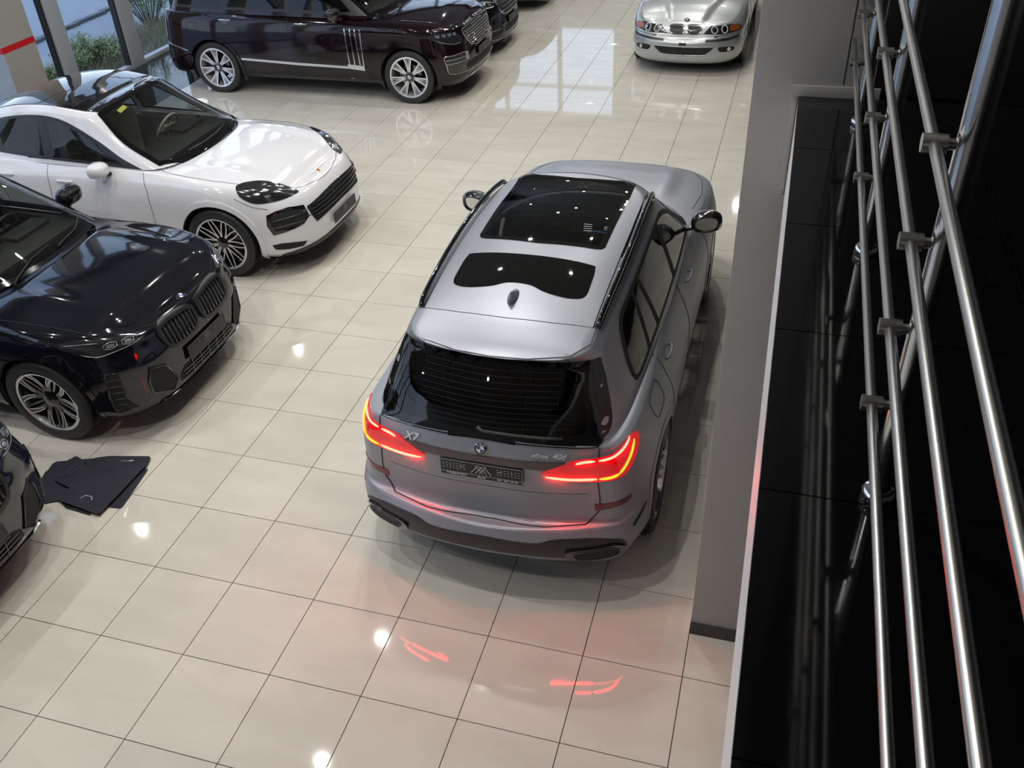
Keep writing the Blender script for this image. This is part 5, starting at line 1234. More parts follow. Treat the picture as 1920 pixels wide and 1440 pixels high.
# ================================================================== car 4: long burgundy-black SUV by the glazing
def rr_shell():
    plan = [(2.47, 0), (2.46, .35), (2.40, .66), (2.25, .88), (2.02, .965), (1.6, 1.0), (1.1, .985), (.4, .98), (-.4, .98), (-1.0, .985), (-1.6, 1.0), (-2.0, .985), (-2.35, .94), (-2.52, .80), (-2.58, .4), (-2.60, 0)]
    body = [ringpts(plan, {0: .26, 5: .26, 10: .26, 15: .33}, {0: .10, 3: .08, 4: .09, 10: .09, 12: .06, 15: .07}),
            ringpts(plan, {0: .36, 5: .34, 10: .34, 15: .40}, {0: .02, 4: .03, 10: .03, 12: .015, 15: .02}),
            ringpts(plan, .52, 0),
            ringpts(plan, {0: .70, 5: .68, 10: .68, 15: .66}, {0: .015, 4: .0, 10: .0, 15: .02}),
            ringpts(plan, {0: .86, 5: .86, 10: .86, 15: .84}, {0: .05, 3: .03, 4: .015, 5: .01, 10: .01, 15: .05}),
            ringpts(plan, {0: .96, 5: 1.0, 10: 1.02, 15: 1.0}, {0: .09, 3: .06, 4: .03, 5: .02, 10: .03, 15: .07}),
            ringpts(plan, {0: 1.02, 3: 1.04, 5: 1.09, 10: 1.12, 15: 1.12}, {0: .13, 3: .09, 4: .06, 5: .045, 10: .055, 15: .09}),
            ringpts(plan, {0: 1.05, 3: 1.07, 5: 1.13, 8: 1.17, 10: 1.19, 15: 1.2}, {0: .19, 3: .15, 4: .11, 5: .095, 8: .10, 10: .10, 15: .12})]
    green = [[(1.30, 0, 1.21), (1.28, .27, 1.205), (1.22, .52, 1.20), (1.12, .70, 1.185), (.98, .82, 1.17), (.78, .865, 1.165), (.4, .875, 1.17), (0, .88, 1.175), (-.5, .88, 1.18), (-1.1, .875, 1.185), (-1.6, .87, 1.19), (-2.0, .85, 1.19), (-2.28, .80, 1.19), (-2.40, .65, 1.19), (-2.45, .32, 1.19), (-2.46, 0, 1.19)],
             [(.92, 0, 1.48), (.90, .25, 1.475), (.84, .49, 1.465), (.74, .65, 1.45), (.63, .74, 1.43), (.50, .77, 1.42), (.25, .785, 1.42), (-.05, .79, 1.42), (-.5, .79, 1.42), (-1.1, .785, 1.42), (-1.58, .78, 1.42), (-1.95, .76, 1.42), (-2.2, .71, 1.42), (-2.31, .57, 1.42), (-2.35, .29, 1.42), (-2.36, 0, 1.42)],
             [(.52, 0, 1.735), (.50, .22, 1.73), (.45, .42, 1.72), (.37, .57, 1.695), (.28, .65, 1.67), (.2, .67, 1.665), (.05, .68, 1.67), (-.15, .685, 1.68), (-.5, .69, 1.685), (-1.05, .685, 1.68), (-1.5, .68, 1.67), (-1.85, .665, 1.655), (-2.08, .63, 1.64), (-2.18, .50, 1.635), (-2.22, .25, 1.635), (-2.23, 0, 1.635)],
             [(.46, 0, 1.765), (.44, .2, 1.76), (.39, .38, 1.755), (.31, .51, 1.74), (.23, .58, 1.73), (.14, .605, 1.73), (0, .61, 1.735), (-.2, .615, 1.745), (-.52, .62, 1.75), (-1.05, .615, 1.745), (-1.5, .61, 1.735), (-1.86, .60, 1.715), (-2.12, .57, 1.695), (-2.24, .46, 1.69), (-2.30, .23, 1.685), (-2.32, 0, 1.685)]]
    crown = lambda x: float(np.interp(x, [-2.5, -1.5, 1.0, 1.3, 1.9, 2.12, 2.23, 2.278], [.0, .01, .04, .06, .07, .05, .02, .0]))
    roof = lambda x: float(np.interp(x, [-2.32, -2.1, -1.2, -.5, .1, .46], [.0, .03, .06, .06, .045, .0]))
    return Shell(body, green, crown, roof, gsharp=(2,))
SH = rr_shell()
M['paint_burgundy'] = mat('paint_burgundy', (.0075, .0022, .004), .06, .0, coat=.15, coat_rough=.02, spec=.5)
M['rim_bright'] = mat('rim_bright', (.80, .80, .82), .28, .7)
rr = car_base('luxury_suv', 'long black-burgundy SUV with chrome mesh grille and many-spoked silver wheels', (-2.66, 10.12, 0))
for cx in (1.61, -1.61): SH.cut_circle(cx, .39, .435)
tw = [(7, 90, -8, -10.5, .020, .026, .05, .280, .03, 0), (7, 90, 8, 10.5, .020, .026, .05, .280, .03, 0), (7, 90, -1.5, -3.5, .008, .010, .10, .280, .03, 0), (7, 90, 1.5, 3.5, .008, .010, .10, .280, .03, 0)]
w0 = make_wheel(rr, (1.61, .975, .39), 1, .39, .288, .28, tw, face='rim_bright', base='dark_metal', cap_m='chrome', hub_r=.085)
copy_part(w0, rr, (-1.61, .975, .39), 0); copy_part(w0, rr, (1.61, -.975, .39), pi); copy_part(w0, rr, (-1.61, -.975, .39), pi)
for cx in (1.61, -1.61): arch_liner(rr, cx, .39, .435, .95, .60); arch_trim(SH, rr, cx, .39, .435, 'paint_burgundy', w=.055, th=.010)
underbody(rr, -2.3, 2.2, .75, .24)
for fr in ('L', 'R'):
    patch(SH, 'side_moulding', [(-1.13, .572), (-.2, .538), (.655, .520), (.655, .552), (.925, .535), (.925, .462), (.655, .486), (-.2, .500), (-1.13, .541)], fr, 'rim_silver', rr, off=.001, th=.008, step=.05)
    for (a, b), (c, d) in (((.658, 1.058), (.688, .554)), ((.743, 1.054), (.775, .55)), ((.82, 1.049), (.861, .546)), ((.905, 1.045), (.918, .53))):
        patch(SH, 'gill_strip', [(a - .007, b), (a + .007, b), (c + .008, d), (c - .008, d)], fr, 'chrome', rr, off=.001, th=.008, step=.2, seg=.1)
    patch(SH, 'rear_moulding', [(-2.44, .745), (-2.28, .708), (-2.05, .645), (-2.05, .628), (-2.28, .690), (-2.44, .725)], fr, 'chrome', rr, off=.001, th=.008)
    handle(SH, rr, -1.32, 1.105, fr, 'chrome', L=.20); handle(SH, rr, -.05, 1.085, fr, 'chrome', L=.20)
gr = smooth_poly(sym([(0, .715), (.25, .722), (.42, .765), (.50, .83), (.565, .93), (.57, .99), (.50, 1.005), (.25, 1.013), (0, 1.015)]), 3)
g = patch(SH, 'front_grille', gr, 'F', 'black_matte', rr, off=.001, th=.001, step=.05)
seam(SH, 'grille_frame', [(gr, 'F', True)], 'chrome', g, r=.006, off=.004)
gi = inset_poly(gr, .018)
for r_ in range(8):
    z0 = .742 + r_ * .035; bm = bmesh.new(); run = []
    def flush():
        if len(run) > 2:
            L = [SH.hit((5, y, z), (-1, 0, 0)) for y, z in run]; add_tube(bm, [q[0] + q[1] * .008 for q in L], .0068, 6)
        run.clear()
    for k in range(61):
        y = -.57 + k * .019; z = z0 + (.008 if (k // 2 + r_) % 2 else -.006)
        if inside(gi, y, z): run.append((y, z))
        else: flush()
    flush(); bm_obj('grille_mesh_row', bm, 'chrome', g, smooth=True)
lp = [(1.955, .950, .985), (2.05, .915, 1.015), (2.127, .883, 1.022), (2.289, .735, 1.000), (2.36, .640, .92), (2.368, .655, .84), (2.30, .78, .835), (2.161, .905, .872), (2.032, .944, .925)]
hl = wrap3(SH, 'headlamp', lp, 45, 'lamp_dark', rr, off=.0, th=.004, sharp=(0, 4))
for t in (.15, .38, .6, .82):
    c_ = (2.02 + .30 * t, .93 - .25 * t, .985); wrap3(SH, 'lamp_element', [(c_[0] - .02, c_[1] + .02, c_[2] + .012), (c_[0] + .02, c_[1] - .02, c_[2] + .014), (c_[0] + .02, c_[1] - .02, c_[2] - .03), (c_[0] - .015, c_[1] + .015, c_[2] - .02)], 45, 'lamp_element', hl, off=.004, th=.003, sub=0)
wrap_tube(SH, 'lamp_element', [(2.06, .93, .925), (2.17, .89, .885), (2.29, .79, .85), (2.355, .67, .85)], 45, .004, 'lamp_element', hl, off=.005)
it = [(2.178, .922, .69), (2.28, .84, .70), (2.400, .63, .708), (2.425, .575, .63), (2.41, .60, .59), (2.40, .645, .43), (2.245, .882, .445), (2.20, .91, .56)]
ii = wrap3(SH, 'side_intake', it, 38, 'black_gloss', rr, off=.001, th=.002, sub=0)
wrap_tube(SH, 'intake_frame', [it[k] for k in (3, 2, 1, 0, 7, 6, 5)], 38, .006, 'chrome', ii, off=.006, sub=3, taper=False)
for z in (.585, .64): wrap_tube(SH, 'intake_bar', [(2.195, .91, z), (2.31, .80, z + .004), (2.42, .575, z + .008)], 38, .006, 'chrome', ii, off=.006, sub=3, taper=False)
wrap3(SH, 'intake_end', [(2.395, .64, .708), (2.43, .565, .70), (2.43, .565, .59), (2.405, .63, .59)], 25, 'rim_silver', ii, off=.004, th=.004, sub=0)
bm = bmesh.new(); add_tube(bm, line_on(SH, [(-.66, .432), (-.4, .425), (0, .423), (.4, .425), (.66, .432)], 'F', .006, .05), .007, 6); bm_obj('lower_moulding', bm, 'chrome', rr, smooth=True)
patch(SH, 'lower_grille', smooth_poly(sym([(0, .45), (.56, .46), (.62, .50), (.58, .545), (.3, .555), (0, .556)]), 3), 'F', 'black_matte', rr, off=.001, th=.002)
patch(SH, 'skid_plate', smooth_poly(sym([(0, .285), (.42, .29), (.5, .325), (.42, .35), (0, .352)]), 3), 'F', 'rim_silver', rr, off=.001, th=.008)
h = SH.hit((5, 0, .62), (-1, 0, 0)); plate(rr, (h[0].x + .02, 0, .622), (0, 1, 0), (-.03, 0, 1), w=.54)
for k, ch in enumerate('RANGE ROVER'):
    if ch == ' ': continue
    y = -.40 + k * .08; h = SH.hit((5, y, 1.034), (-1, 0, 0)); n = h[1]; xd = Vector((0, 1, 0)); xd = (xd - n * n.dot(xd)).normalized()
    t = put_text(ch, .052, 'letter_metal', 'bonnet_letter', .002); place(t, rr, h[0] + n * .003, xd, n.cross(xd))
ws = smooth_poly([(.47, 0), (.455, .30), (.385, .53, 's'), (.68, .70), (1.02, .785, 's'), (1.17, .54), (1.24, .27), (1.255, 0), (1.24, -.27), (1.17, -.54), (1.02, -.785, 's'), (.68, -.70), (.385, -.53, 's'), (.455, -.30)], 4)
screen_glass(SH, rr, ws, inset_poly(ws, .035), 'T', 'glass_clear', lambda c: c.z > 1.15 and .3 < c.x < 1.3, 'windscreen')
win = smooth_poly([(.98, 1.20, 's'), (.5, 1.222), (-.5, 1.235), (-1.5, 1.24), (-2.25, 1.25, 's'), (-2.24, 1.45), (-2.16, 1.58), (-1.9, 1.625), (-.5, 1.65), (.1, 1.64), (.38, 1.58), (.68, 1.42)], 4)
p1 = smooth_poly([(.74, 1.255, 's'), (-.24, 1.27, 's'), (-.25, 1.615, 's'), (.1, 1.61), (.34, 1.54), (.58, 1.40)], 4)
p2 = [(-.32, 1.27), (-1.30, 1.275), (-1.36, 1.60), (-.32, 1.615)]; p3 = smooth_poly([(-1.40, 1.275, 's'), (-2.18, 1.285, 's'), (-2.17, 1.44), (-2.10, 1.55), (-1.46, 1.598, 's')], 3)
side_windows(SH, rr, win, [p1, p2, p3], 'glass_dark')
rg = smooth_poly(sym([(0, 1.24), (.5, 1.24), (.68, 1.25), (.66, 1.45), (.60, 1.58), (.3, 1.60), (0, 1.60)]), 3)
screen_glass(SH, rr, rg, inset_poly(rg, .045), 'B', 'glass_dark', lambda c: c.x < -1.9 and c.z > 1.15, 'rear_window')
wrap3(SH, 'tail_lamp', [(-2.57, .66, 1.06), (-2.50, .80, 1.07), (-2.43, .88, 1.07), (-2.44, .88, .80), (-2.50, .80, .76), (-2.57, .68, .78)], 140, 'lamp_red_off', rr, off=.001, th=.006)
wrap_tube(SH, 'lamp_edge', [(-2.42, .90, 1.09), (-2.43, .905, .95), (-2.44, .90, .78)], 120, .006, 'chrome', (rr, rr), off=.008)
dl = []
for fr in ('L', 'R'):
    dl += [([(-1.62, 1.22), (-1.58, 1.0), (-1.50, .92), (-1.36, .86)], fr, False), ([(-1.12, .66), (-1.08, .36)], fr, False), ([(-.29, 1.22), (-.25, .9), (-.24, .38)], fr, False), ([(.96, 1.18), (1.0, .95), (1.02, .38)], fr, False), ([(1.02, .37), (-1.08, .36)], fr, False), ([(1.25, 1.06), (1.6, 1.02), (1.92, .99)], fr, False)]
    dl += [([(-2.0, .93), (-1.82, .93), (-1.82, 1.06), (-2.0, 1.06)], fr, True)]
seam(SH, 'shut_lines', dl, 'seam', rr, r=.003)
seam(SH, 'bonnet_strip', [([(2.05, .72), (1.8, .76), (1.5, .78)], 'T', False), ([(2.05, -.72), (1.8, -.76), (1.5, -.78)], 'T', False)], 'chrome', rr, r=.003)
for fr, sg in (('L', 1), ('R', -1)):
    m_ = door_mirror(SH, rr, .58, 1.03 * sg, 1.27, sg, 'black_gloss', w=.28, h=.19)
    bm = bmesh.new(); add_tube(bm, [(0, -.12, -.075), (.02, 0, -.088), (0, .12, -.075)], .008, 6); bm_obj('mirror_strip', bm, 'chrome', m_, smooth=True)
interior(rr, .82, 1.18, 'leather_beige', rows=((.05, .40), (-1.15, .40)), drv=1, wid=.74, seat_z=.66)
SH.body_mesh('body', 'paint_burgundy', rr)
# ================================================================== car 5: silver saloon facing the camera
def m5_shell():
    plan = [(2.34, 0), (2.32, .35), (2.25, .60), (2.08, .79), (1.82, .865), (1.415, .895), (.95, .885), (.3, .88), (-.4, .88), (-1.0, .885), (-1.415, .895), (-1.8, .87), (-2.15, .79), (-2.36, .60), (-2.43, .3), (-2.45, 0)]
    body = [ringpts(plan, {0: .17, 5: .20, 15: .28}, {0: .10, 3: .08, 4: .08, 15: .08}),
            ringpts(plan, {0: .24, 5: .26, 15: .36}, {0: .02, 4: .02, 15: .02}),
            ringpts(plan, {0: .38, 5: .42, 15: .46}, 0),
            ringpts(plan, {0: .50, 5: .54, 15: .58}, {0: .015, 15: .01}),
            ringpts(plan, {0: .56, 5: .66, 15: .70}, {0: .09, 3: .05, 4: .01, 5: .0, 12: .02, 15: .04}),
            ringpts(plan, {0: .63, 3: .66, 5: .76, 10: .80, 15: .82}, {0: .115, 3: .08, 4: .03, 5: .02, 12: .05, 15: .08}),
            ringpts(plan, {0: .70, 3: .72, 5: .83, 8: .88, 10: .90, 15: .92}, {0: .15, 3: .12, 4: .07, 5: .05, 10: .06, 15: .12}),
            ringpts(plan, {0: .725, 3: .75, 5: .86, 7: .90, 10: .93, 15: .95}, {0: .20, 3: .17, 4: .12, 5: .10, 10: .12, 15: .2})]
    green = [[(.98, 0, .98), (.96, .27, .975), (.91, .50, .965), (.82, .65, .95), (.70, .74, .93), (.50, .765, .91), (.2, .775, .91), (-.1, .78, .91), (-.5, .78, .91), (-.95, .77, .92), (-1.3, .75, .93), (-1.5, .71, .94), (-1.66, .64, .95), (-1.76, .50, .96), (-1.81, .25, .965), (-1.82, 0, .965)],
             [(.58, 0, 1.19), (.56, .25, 1.185), (.51, .46, 1.175), (.43, .60, 1.16), (.34, .66, 1.14), (.2, .68, 1.13), (0, .69, 1.13), (-.2, .69, 1.13), (-.5, .69, 1.13), (-.9, .68, 1.13), (-1.15, .66, 1.13), (-1.3, .62, 1.13), (-1.40, .56, 1.14), (-1.48, .44, 1.145), (-1.52, .22, 1.15), (-1.53, 0, 1.15)],
             [(.18, 0, 1.365), (.165, .22, 1.36), (.13, .40, 1.355), (.07, .52, 1.34), (.01, .57, 1.325), (-.06, .585, 1.32), (-.15, .59, 1.325), (-.3, .595, 1.33), (-.5, .595, 1.33), (-.75, .59, 1.325), (-.92, .58, 1.32), (-1.04, .56, 1.31), (-1.12, .52, 1.30), (-1.18, .42, 1.305), (-1.21, .21, 1.31), (-1.22, 0, 1.31)],
             [(.13, 0, 1.385), (.115, .2, 1.382), (.08, .36, 1.375), (.03, .47, 1.365), (-.03, .52, 1.355), (-.1, .535, 1.355), (-.18, .54, 1.36), (-.32, .545, 1.365), (-.5, .545, 1.365), (-.74, .54, 1.36), (-.92, .53, 1.35), (-1.03, .51, 1.345), (-1.12, .47, 1.335), (-1.19, .38, 1.33), (-1.22, .19, 1.33), (-1.23, 0, 1.33)]]
    crown = lambda x: float(np.interp(x, [-2.25, -1.8, -1.5, .7, 1.0, 1.7, 1.95, 2.09, 2.138], [.0, .03, .03, .06, .07, .065, .045, .018, .0]))
    roof = lambda x: float(np.interp(x, [-1.24, -1.0, -.7, -.3, 0, .14], [.0, .02, .045, .05, .035, .0]))
    def hood(x, y, t):
        if x < .95: return 0
        w = .26 + (2.14 - x) * .28; a = abs(y)
        return .024 * max(0, min(1, (w - a) / .05)) * min(1, (x - .95) / .2) * max(0, min(1, (2.13 - x) / .12))
    return Shell(body, green, crown, roof, gsharp=(2,), deck_fn=hood)
SH = m5_shell()
M['paint_silver'] = mat('paint_silver', (.44, .46, .46), .33, .55, coat=1)
M['amber_lens'] = mat('amber_lens', (.28, .06, .02), .15, coat=1)
m5 = car_base('saloon', 'silver older saloon with round twin headlamps facing down the aisle', (2.735, 13.4, -90))
for cx in (1.415, -1.415): SH.cut_circle(cx, .325, .365)
tw = [(10, 90, 0, 0, .022, .028, .06, .225, .02, 0)]
w0 = make_wheel(m5, (1.415, .865, .327), 1, .327, .235, .25, tw); copy_part(w0, m5, (-1.415, .865, .327), 0); copy_part(w0, m5, (1.415, -.865, .327), pi); copy_part(w0, m5, (-1.415, -.865, .327), pi)
for cx in (1.415, -1.415): arch_liner(m5, cx, .325, .365, .845, .55); arch_trim(SH, m5, cx, .325, .365, 'paint_silver', w=.045, th=.005)
underbody(m5, -2.1, 2.0, .62, .17)
K = [(.022, .655), (.035, .612), (.12, .600), (.20, .604), (.238, .64), (.252, .690), (.225, .716), (.13, .722), (.05, .718), (.024, .695)]
for sg in (1, -1):
    k1 = smooth_poly([(a * sg, b) for a, b in K], 4); k2 = inset_poly(k1, .014)
    g = patch(SH, 'kidney_grille', k2, 'F', 'black_matte', m5, off=.006, th=.001, step=.03)
    patch(SH, 'grille_frame', k1, 'F', 'chrome', g, off=.004, th=.014, holes=[k2])
    for i in range(9):
        y = (.045 + i * .0225) * sg; ins = [z for z in np.arange(.59, .73, .004) if inside(k2, y, z)]
        if len(ins) > 4: patch(SH, 'grille_slat', [(y - .0035, min(ins)), (y + .0035, min(ins)), (y + .0035, max(ins)), (y - .0035, max(ins))], 'F', 'slat_black', g, off=.007, th=.008, step=.2, seg=.05)
lp = [(2.232, .275, .612), (2.20, .32, .665), (2.156, .372, .718), (2.10, .52, .722), (2.035, .70, .718), (1.93, .80, .695), (1.92, .815, .65), (2.06, .775, .628), (2.17, .55, .612)]
hl = wrap3(SH, 'headlamp', lp, 22, 'lamp_dark', m5, off=.0, th=.004, sharp=(0, 2))
for c_, r_ in (((2.19, .435, .668), .048), ((2.15, .585, .672), .050)):
    ring = [(c_[0], c_[1] + r_ * cos(2 * pi * k / 16), c_[2] + r_ * .95 * sin(2 * pi * k / 16)) for k in range(16)]
    wrap_tube(SH, 'lamp_ring', ring, 22, .006, 'white_print', hl, off=.006, sub=1, taper=False, closed=True)
    wrap3(SH, 'lamp_reflector', about(ring, .72), 22, 'chrome', hl, off=.004, th=.003, sub=0)
    wrap3(SH, 'lamp_bulb', about(ring, .3), 22, 'lamp_dark', hl, off=.008, th=.002, sub=0)
wrap3(SH, 'indicator', [(2.10, .66, .64), (2.08, .66, .708), (2.02, .72, .712), (1.94, .795, .69), (1.93, .805, .655), (2.05, .765, .635)], 30, 'amber_lens', hl, off=.005, th=.003, sub=0)
wrap3(SH, 'bumper_strip', [(2.315, .325, .515), (2.305, .330, .540), (2.20, .62, .560), (2.07, .805, .575), (2.05, .82, .552), (2.19, .65, .532)], 28, 'black_satin', m5, off=.001, th=.008, sub=0)
patch(SH, 'lower_grille', smooth_poly(sym([(0, .318), (.29, .322), (.37, .35), (.455, .425), (.44, .445), (.2, .443), (0, .441)]), 3), 'F', 'black_matte', m5, off=.001, th=.001)
seam(SH, 'grille_rim', [(smooth_poly(sym([(0, .318), (.29, .322), (.37, .35), (.455, .425), (.44, .445), (.2, .443), (0, .441)]), 3), 'F', True)], 'paint_silver', m5, r=.008)
fg = wrap3(SH, 'fog_recess', [(2.30, .53, .440), (2.25, .70, .438), (2.20, .775, .415), (2.22, .755, .372), (2.29, .565, .368)], 20, 'black_matte', m5, off=.001, th=.001, sub=3)
ring = [(2.24, .685 + .032 * cos(2 * pi * k / 14), .405 + .030 * sin(2 * pi * k / 14)) for k in range(14)]
wrap3(SH, 'fog_lamp', ring, 20, 'chrome', fg, off=.006, th=.004, sub=0)
patch(SH, 'towing_cover', [(-.075, .462), (.03, .462), (.03, .498), (-.075, .498)], 'F', 'black_satin', m5, off=.001, th=.010)
for y in (.47, -.47): patch(SH, 'washer_cover', [(y - .03, .572), (y + .03, .572), (y + .03, .590), (y - .03, .590)], 'F', 'black_satin', m5, off=.001, th=.006)
h = SH.hit((5, 0, .765), (-1, 0, 0)); h = SH.hit((2.075, 0, 4), (0, 0, -1)); n = h[1]; xd = Vector((0, 1, 0)); roundel(m5, h[0] + n * .002, xd, n.cross(xd), r=.041)
ws = smooth_poly([(.15, 0), (.135, .28), (.07, .46, 's'), (.34, .575), (.70, .69, 's'), (.86, .5), (.93, .27), (.945, 0), (.93, -.27), (.86, -.5), (.70, -.69, 's'), (.34, -.575), (.07, -.46, 's'), (.135, -.28)], 4)
screen_glass(SH, m5, ws, inset_poly(ws, .03), 'T', 'glass_tint', lambda c: c.z > .9 and 0 < c.x < 1, 'windscreen')
win = smooth_poly([(.66, .945, 's'), (-.3, .955), (-1.0, .97), (-1.45, .995, 's'), (-1.30, 1.12), (-1.08, 1.24), (-.85, 1.29), (-.3, 1.305), (-.05, 1.295), (.2, 1.19)], 4)
side_windows(SH, m5, win, [smooth_poly([(.42, .98, 's'), (-.28, .985, 's'), (-.29, 1.27, 's'), (-.06, 1.265), (.16, 1.16)], 4), smooth_poly([(-.35, .987, 's'), (-1.26, 1.02, 's'), (-1.05, 1.19), (-.85, 1.255, 's'), (-.36, 1.27, 's')], 4)], 'glass_tint')
seam(SH, 'shut_lines', [([(1.02, .79), (1.3, .785), (1.7, .765), (1.93, .715), (2.03, .665), (2.06, .62)], 'T', False), ([(1.02, -.79), (1.3, -.785), (1.7, -.765), (1.93, -.715), (2.03, -.665), (2.06, -.62)], 'T', False), ([(-.32, .95), (-.33, .28)], 'L', False), ([(.85, .9), (.86, .28)], 'L', False), ([(-1.1, .95), (-1.0, .28)], 'L', False)], 'seam', m5, r=.0028)
seam(SH, 'bumper_seam', [([(-.80, .598), (-.5, .588), (-.26, .582), (-.2, .572), (0, .568), (.2, .572), (.26, .582), (.5, .588), (.80, .598)], 'F', False)], 'seam', m5, r=.004)
for fr, sg in (('L', 1), ('R', -1)): door_mirror(SH, m5, .48, .93 * sg, 1.0, sg, 'paint_silver', w=.2, h=.13)
interior(m5, .48, .93, 'leather_black', rows=((-.2, .36), (-1.0, .36)), drv=1, wid=.62, seat_z=.45)
SH.body_mesh('body', 'paint_silver', m5)
# ================================================================== car 6 and 7: black saloons behind
def s_shell():
    plan = [(2.60, 0), (2.585, .35), (2.52, .62), (2.36, .83), (2.05, .925), (1.6, .95), (1.1, .94), (.4, .935), (-.4, .935), (-1.0, .94), (-1.56, .95), (-2.0, .93), (-2.35, .85), (-2.55, .65), (-2.62, .3), (-2.64, 0)]
    body = [ringpts(plan, {0: .18, 5: .20, 15: .28}, {0: .10, 3: .08, 4: .08, 15: .08}),
            ringpts(plan, {0: .26, 5: .26, 15: .36}, {0: .02, 4: .02, 15: .02}),
            ringpts(plan, {0: .42, 5: .42, 15: .46}, 0),
            ringpts(plan, {0: .58, 5: .56, 15: .60}, {0: .02, 3: .02, 4: 0, 15: .01}),
            ringpts(plan, {0: .70, 5: .70, 15: .76}, {0: .05, 3: .05, 4: .01, 5: .0, 12: .02, 15: .04}),
            ringpts(plan, {0: .78, 3: .80, 5: .82, 10: .86, 15: .88}, {0: .10, 3: .10, 4: .04, 5: .02, 12: .05, 15: .08}),
            ringpts(plan, {0: .83, 3: .86, 5: .91, 8: .94, 10: .96, 15: .98}, {0: .17, 3: .15, 4: .09, 5: .06, 10: .07, 15: .12}),
            ringpts(plan, {0: .85, 3: .88, 5: .94, 7: .97, 10: 1.0, 15: 1.01}, {0: .24, 3: .21, 4: .15, 5: .12, 10: .13, 15: .2})]
    green = [[(1.15, 0, 1.04), (1.13, .27, 1.035), (1.07, .50, 1.025), (.97, .67, 1.01), (.84, .77, .99), (.62, .80, .97), (.3, .81, .97), (-.1, .815, .97), (-.6, .81, .975), (-1.1, .80, .98), (-1.45, .78, .99), (-1.7, .74, 1.0), (-1.86, .66, 1.01), (-1.96, .50, 1.02), (-2.0, .25, 1.02), (-2.02, 0, 1.02)],
             [(.70, 0, 1.26), (.68, .25, 1.255), (.62, .46, 1.245), (.53, .61, 1.23), (.43, .68, 1.21), (.28, .70, 1.20), (.05, .71, 1.20), (-.2, .715, 1.20), (-.6, .71, 1.20), (-1.0, .70, 1.20), (-1.25, .68, 1.20), (-1.42, .64, 1.20), (-1.54, .57, 1.205), (-1.62, .44, 1.21), (-1.66, .22, 1.215), (-1.67, 0, 1.215)],
             [(.25, 0, 1.43), (.235, .22, 1.425), (.2, .40, 1.42), (.13, .52, 1.405), (.06, .58, 1.39), (-.02, .60, 1.385), (-.12, .605, 1.39), (-.3, .61, 1.395), (-.55, .61, 1.395), (-.82, .60, 1.39), (-1.0, .59, 1.38), (-1.12, .57, 1.37), (-1.2, .52, 1.36), (-1.27, .42, 1.36), (-1.30, .21, 1.365), (-1.31, 0, 1.365)],
             [(.2, 0, 1.45), (.185, .2, 1.445), (.15, .36, 1.44), (.09, .47, 1.43), (.02, .53, 1.42), (-.06, .545, 1.42), (-.16, .55, 1.425), (-.32, .555, 1.43), (-.55, .555, 1.43), (-.8, .545, 1.425), (-1.0, .535, 1.41), (-1.12, .51, 1.40), (-1.21, .47, 1.39), (-1.28, .38, 1.385), (-1.31, .19, 1.385), (-1.32, 0, 1.385)]]
    crown = lambda x: float(np.interp(x, [-2.4, -1.9, -1.6, .8, 1.15, 1.9, 2.15, 2.31, 2.358], [.0, .02, .02, .05, .06, .065, .045, .018, .0]))
    roof = lambda x: float(np.interp(x, [-1.32, -1.1, -.75, -.3, 0, .2], [.0, .02, .05, .055, .04, .0]))
    return Shell(body, green, crown, roof, gsharp=(2,))
SH = s_shell()
M['paint_jet'] = mat('paint_jet', (.005, .005, .006), .06, coat=.15, coat_rough=.02, spec=.5)
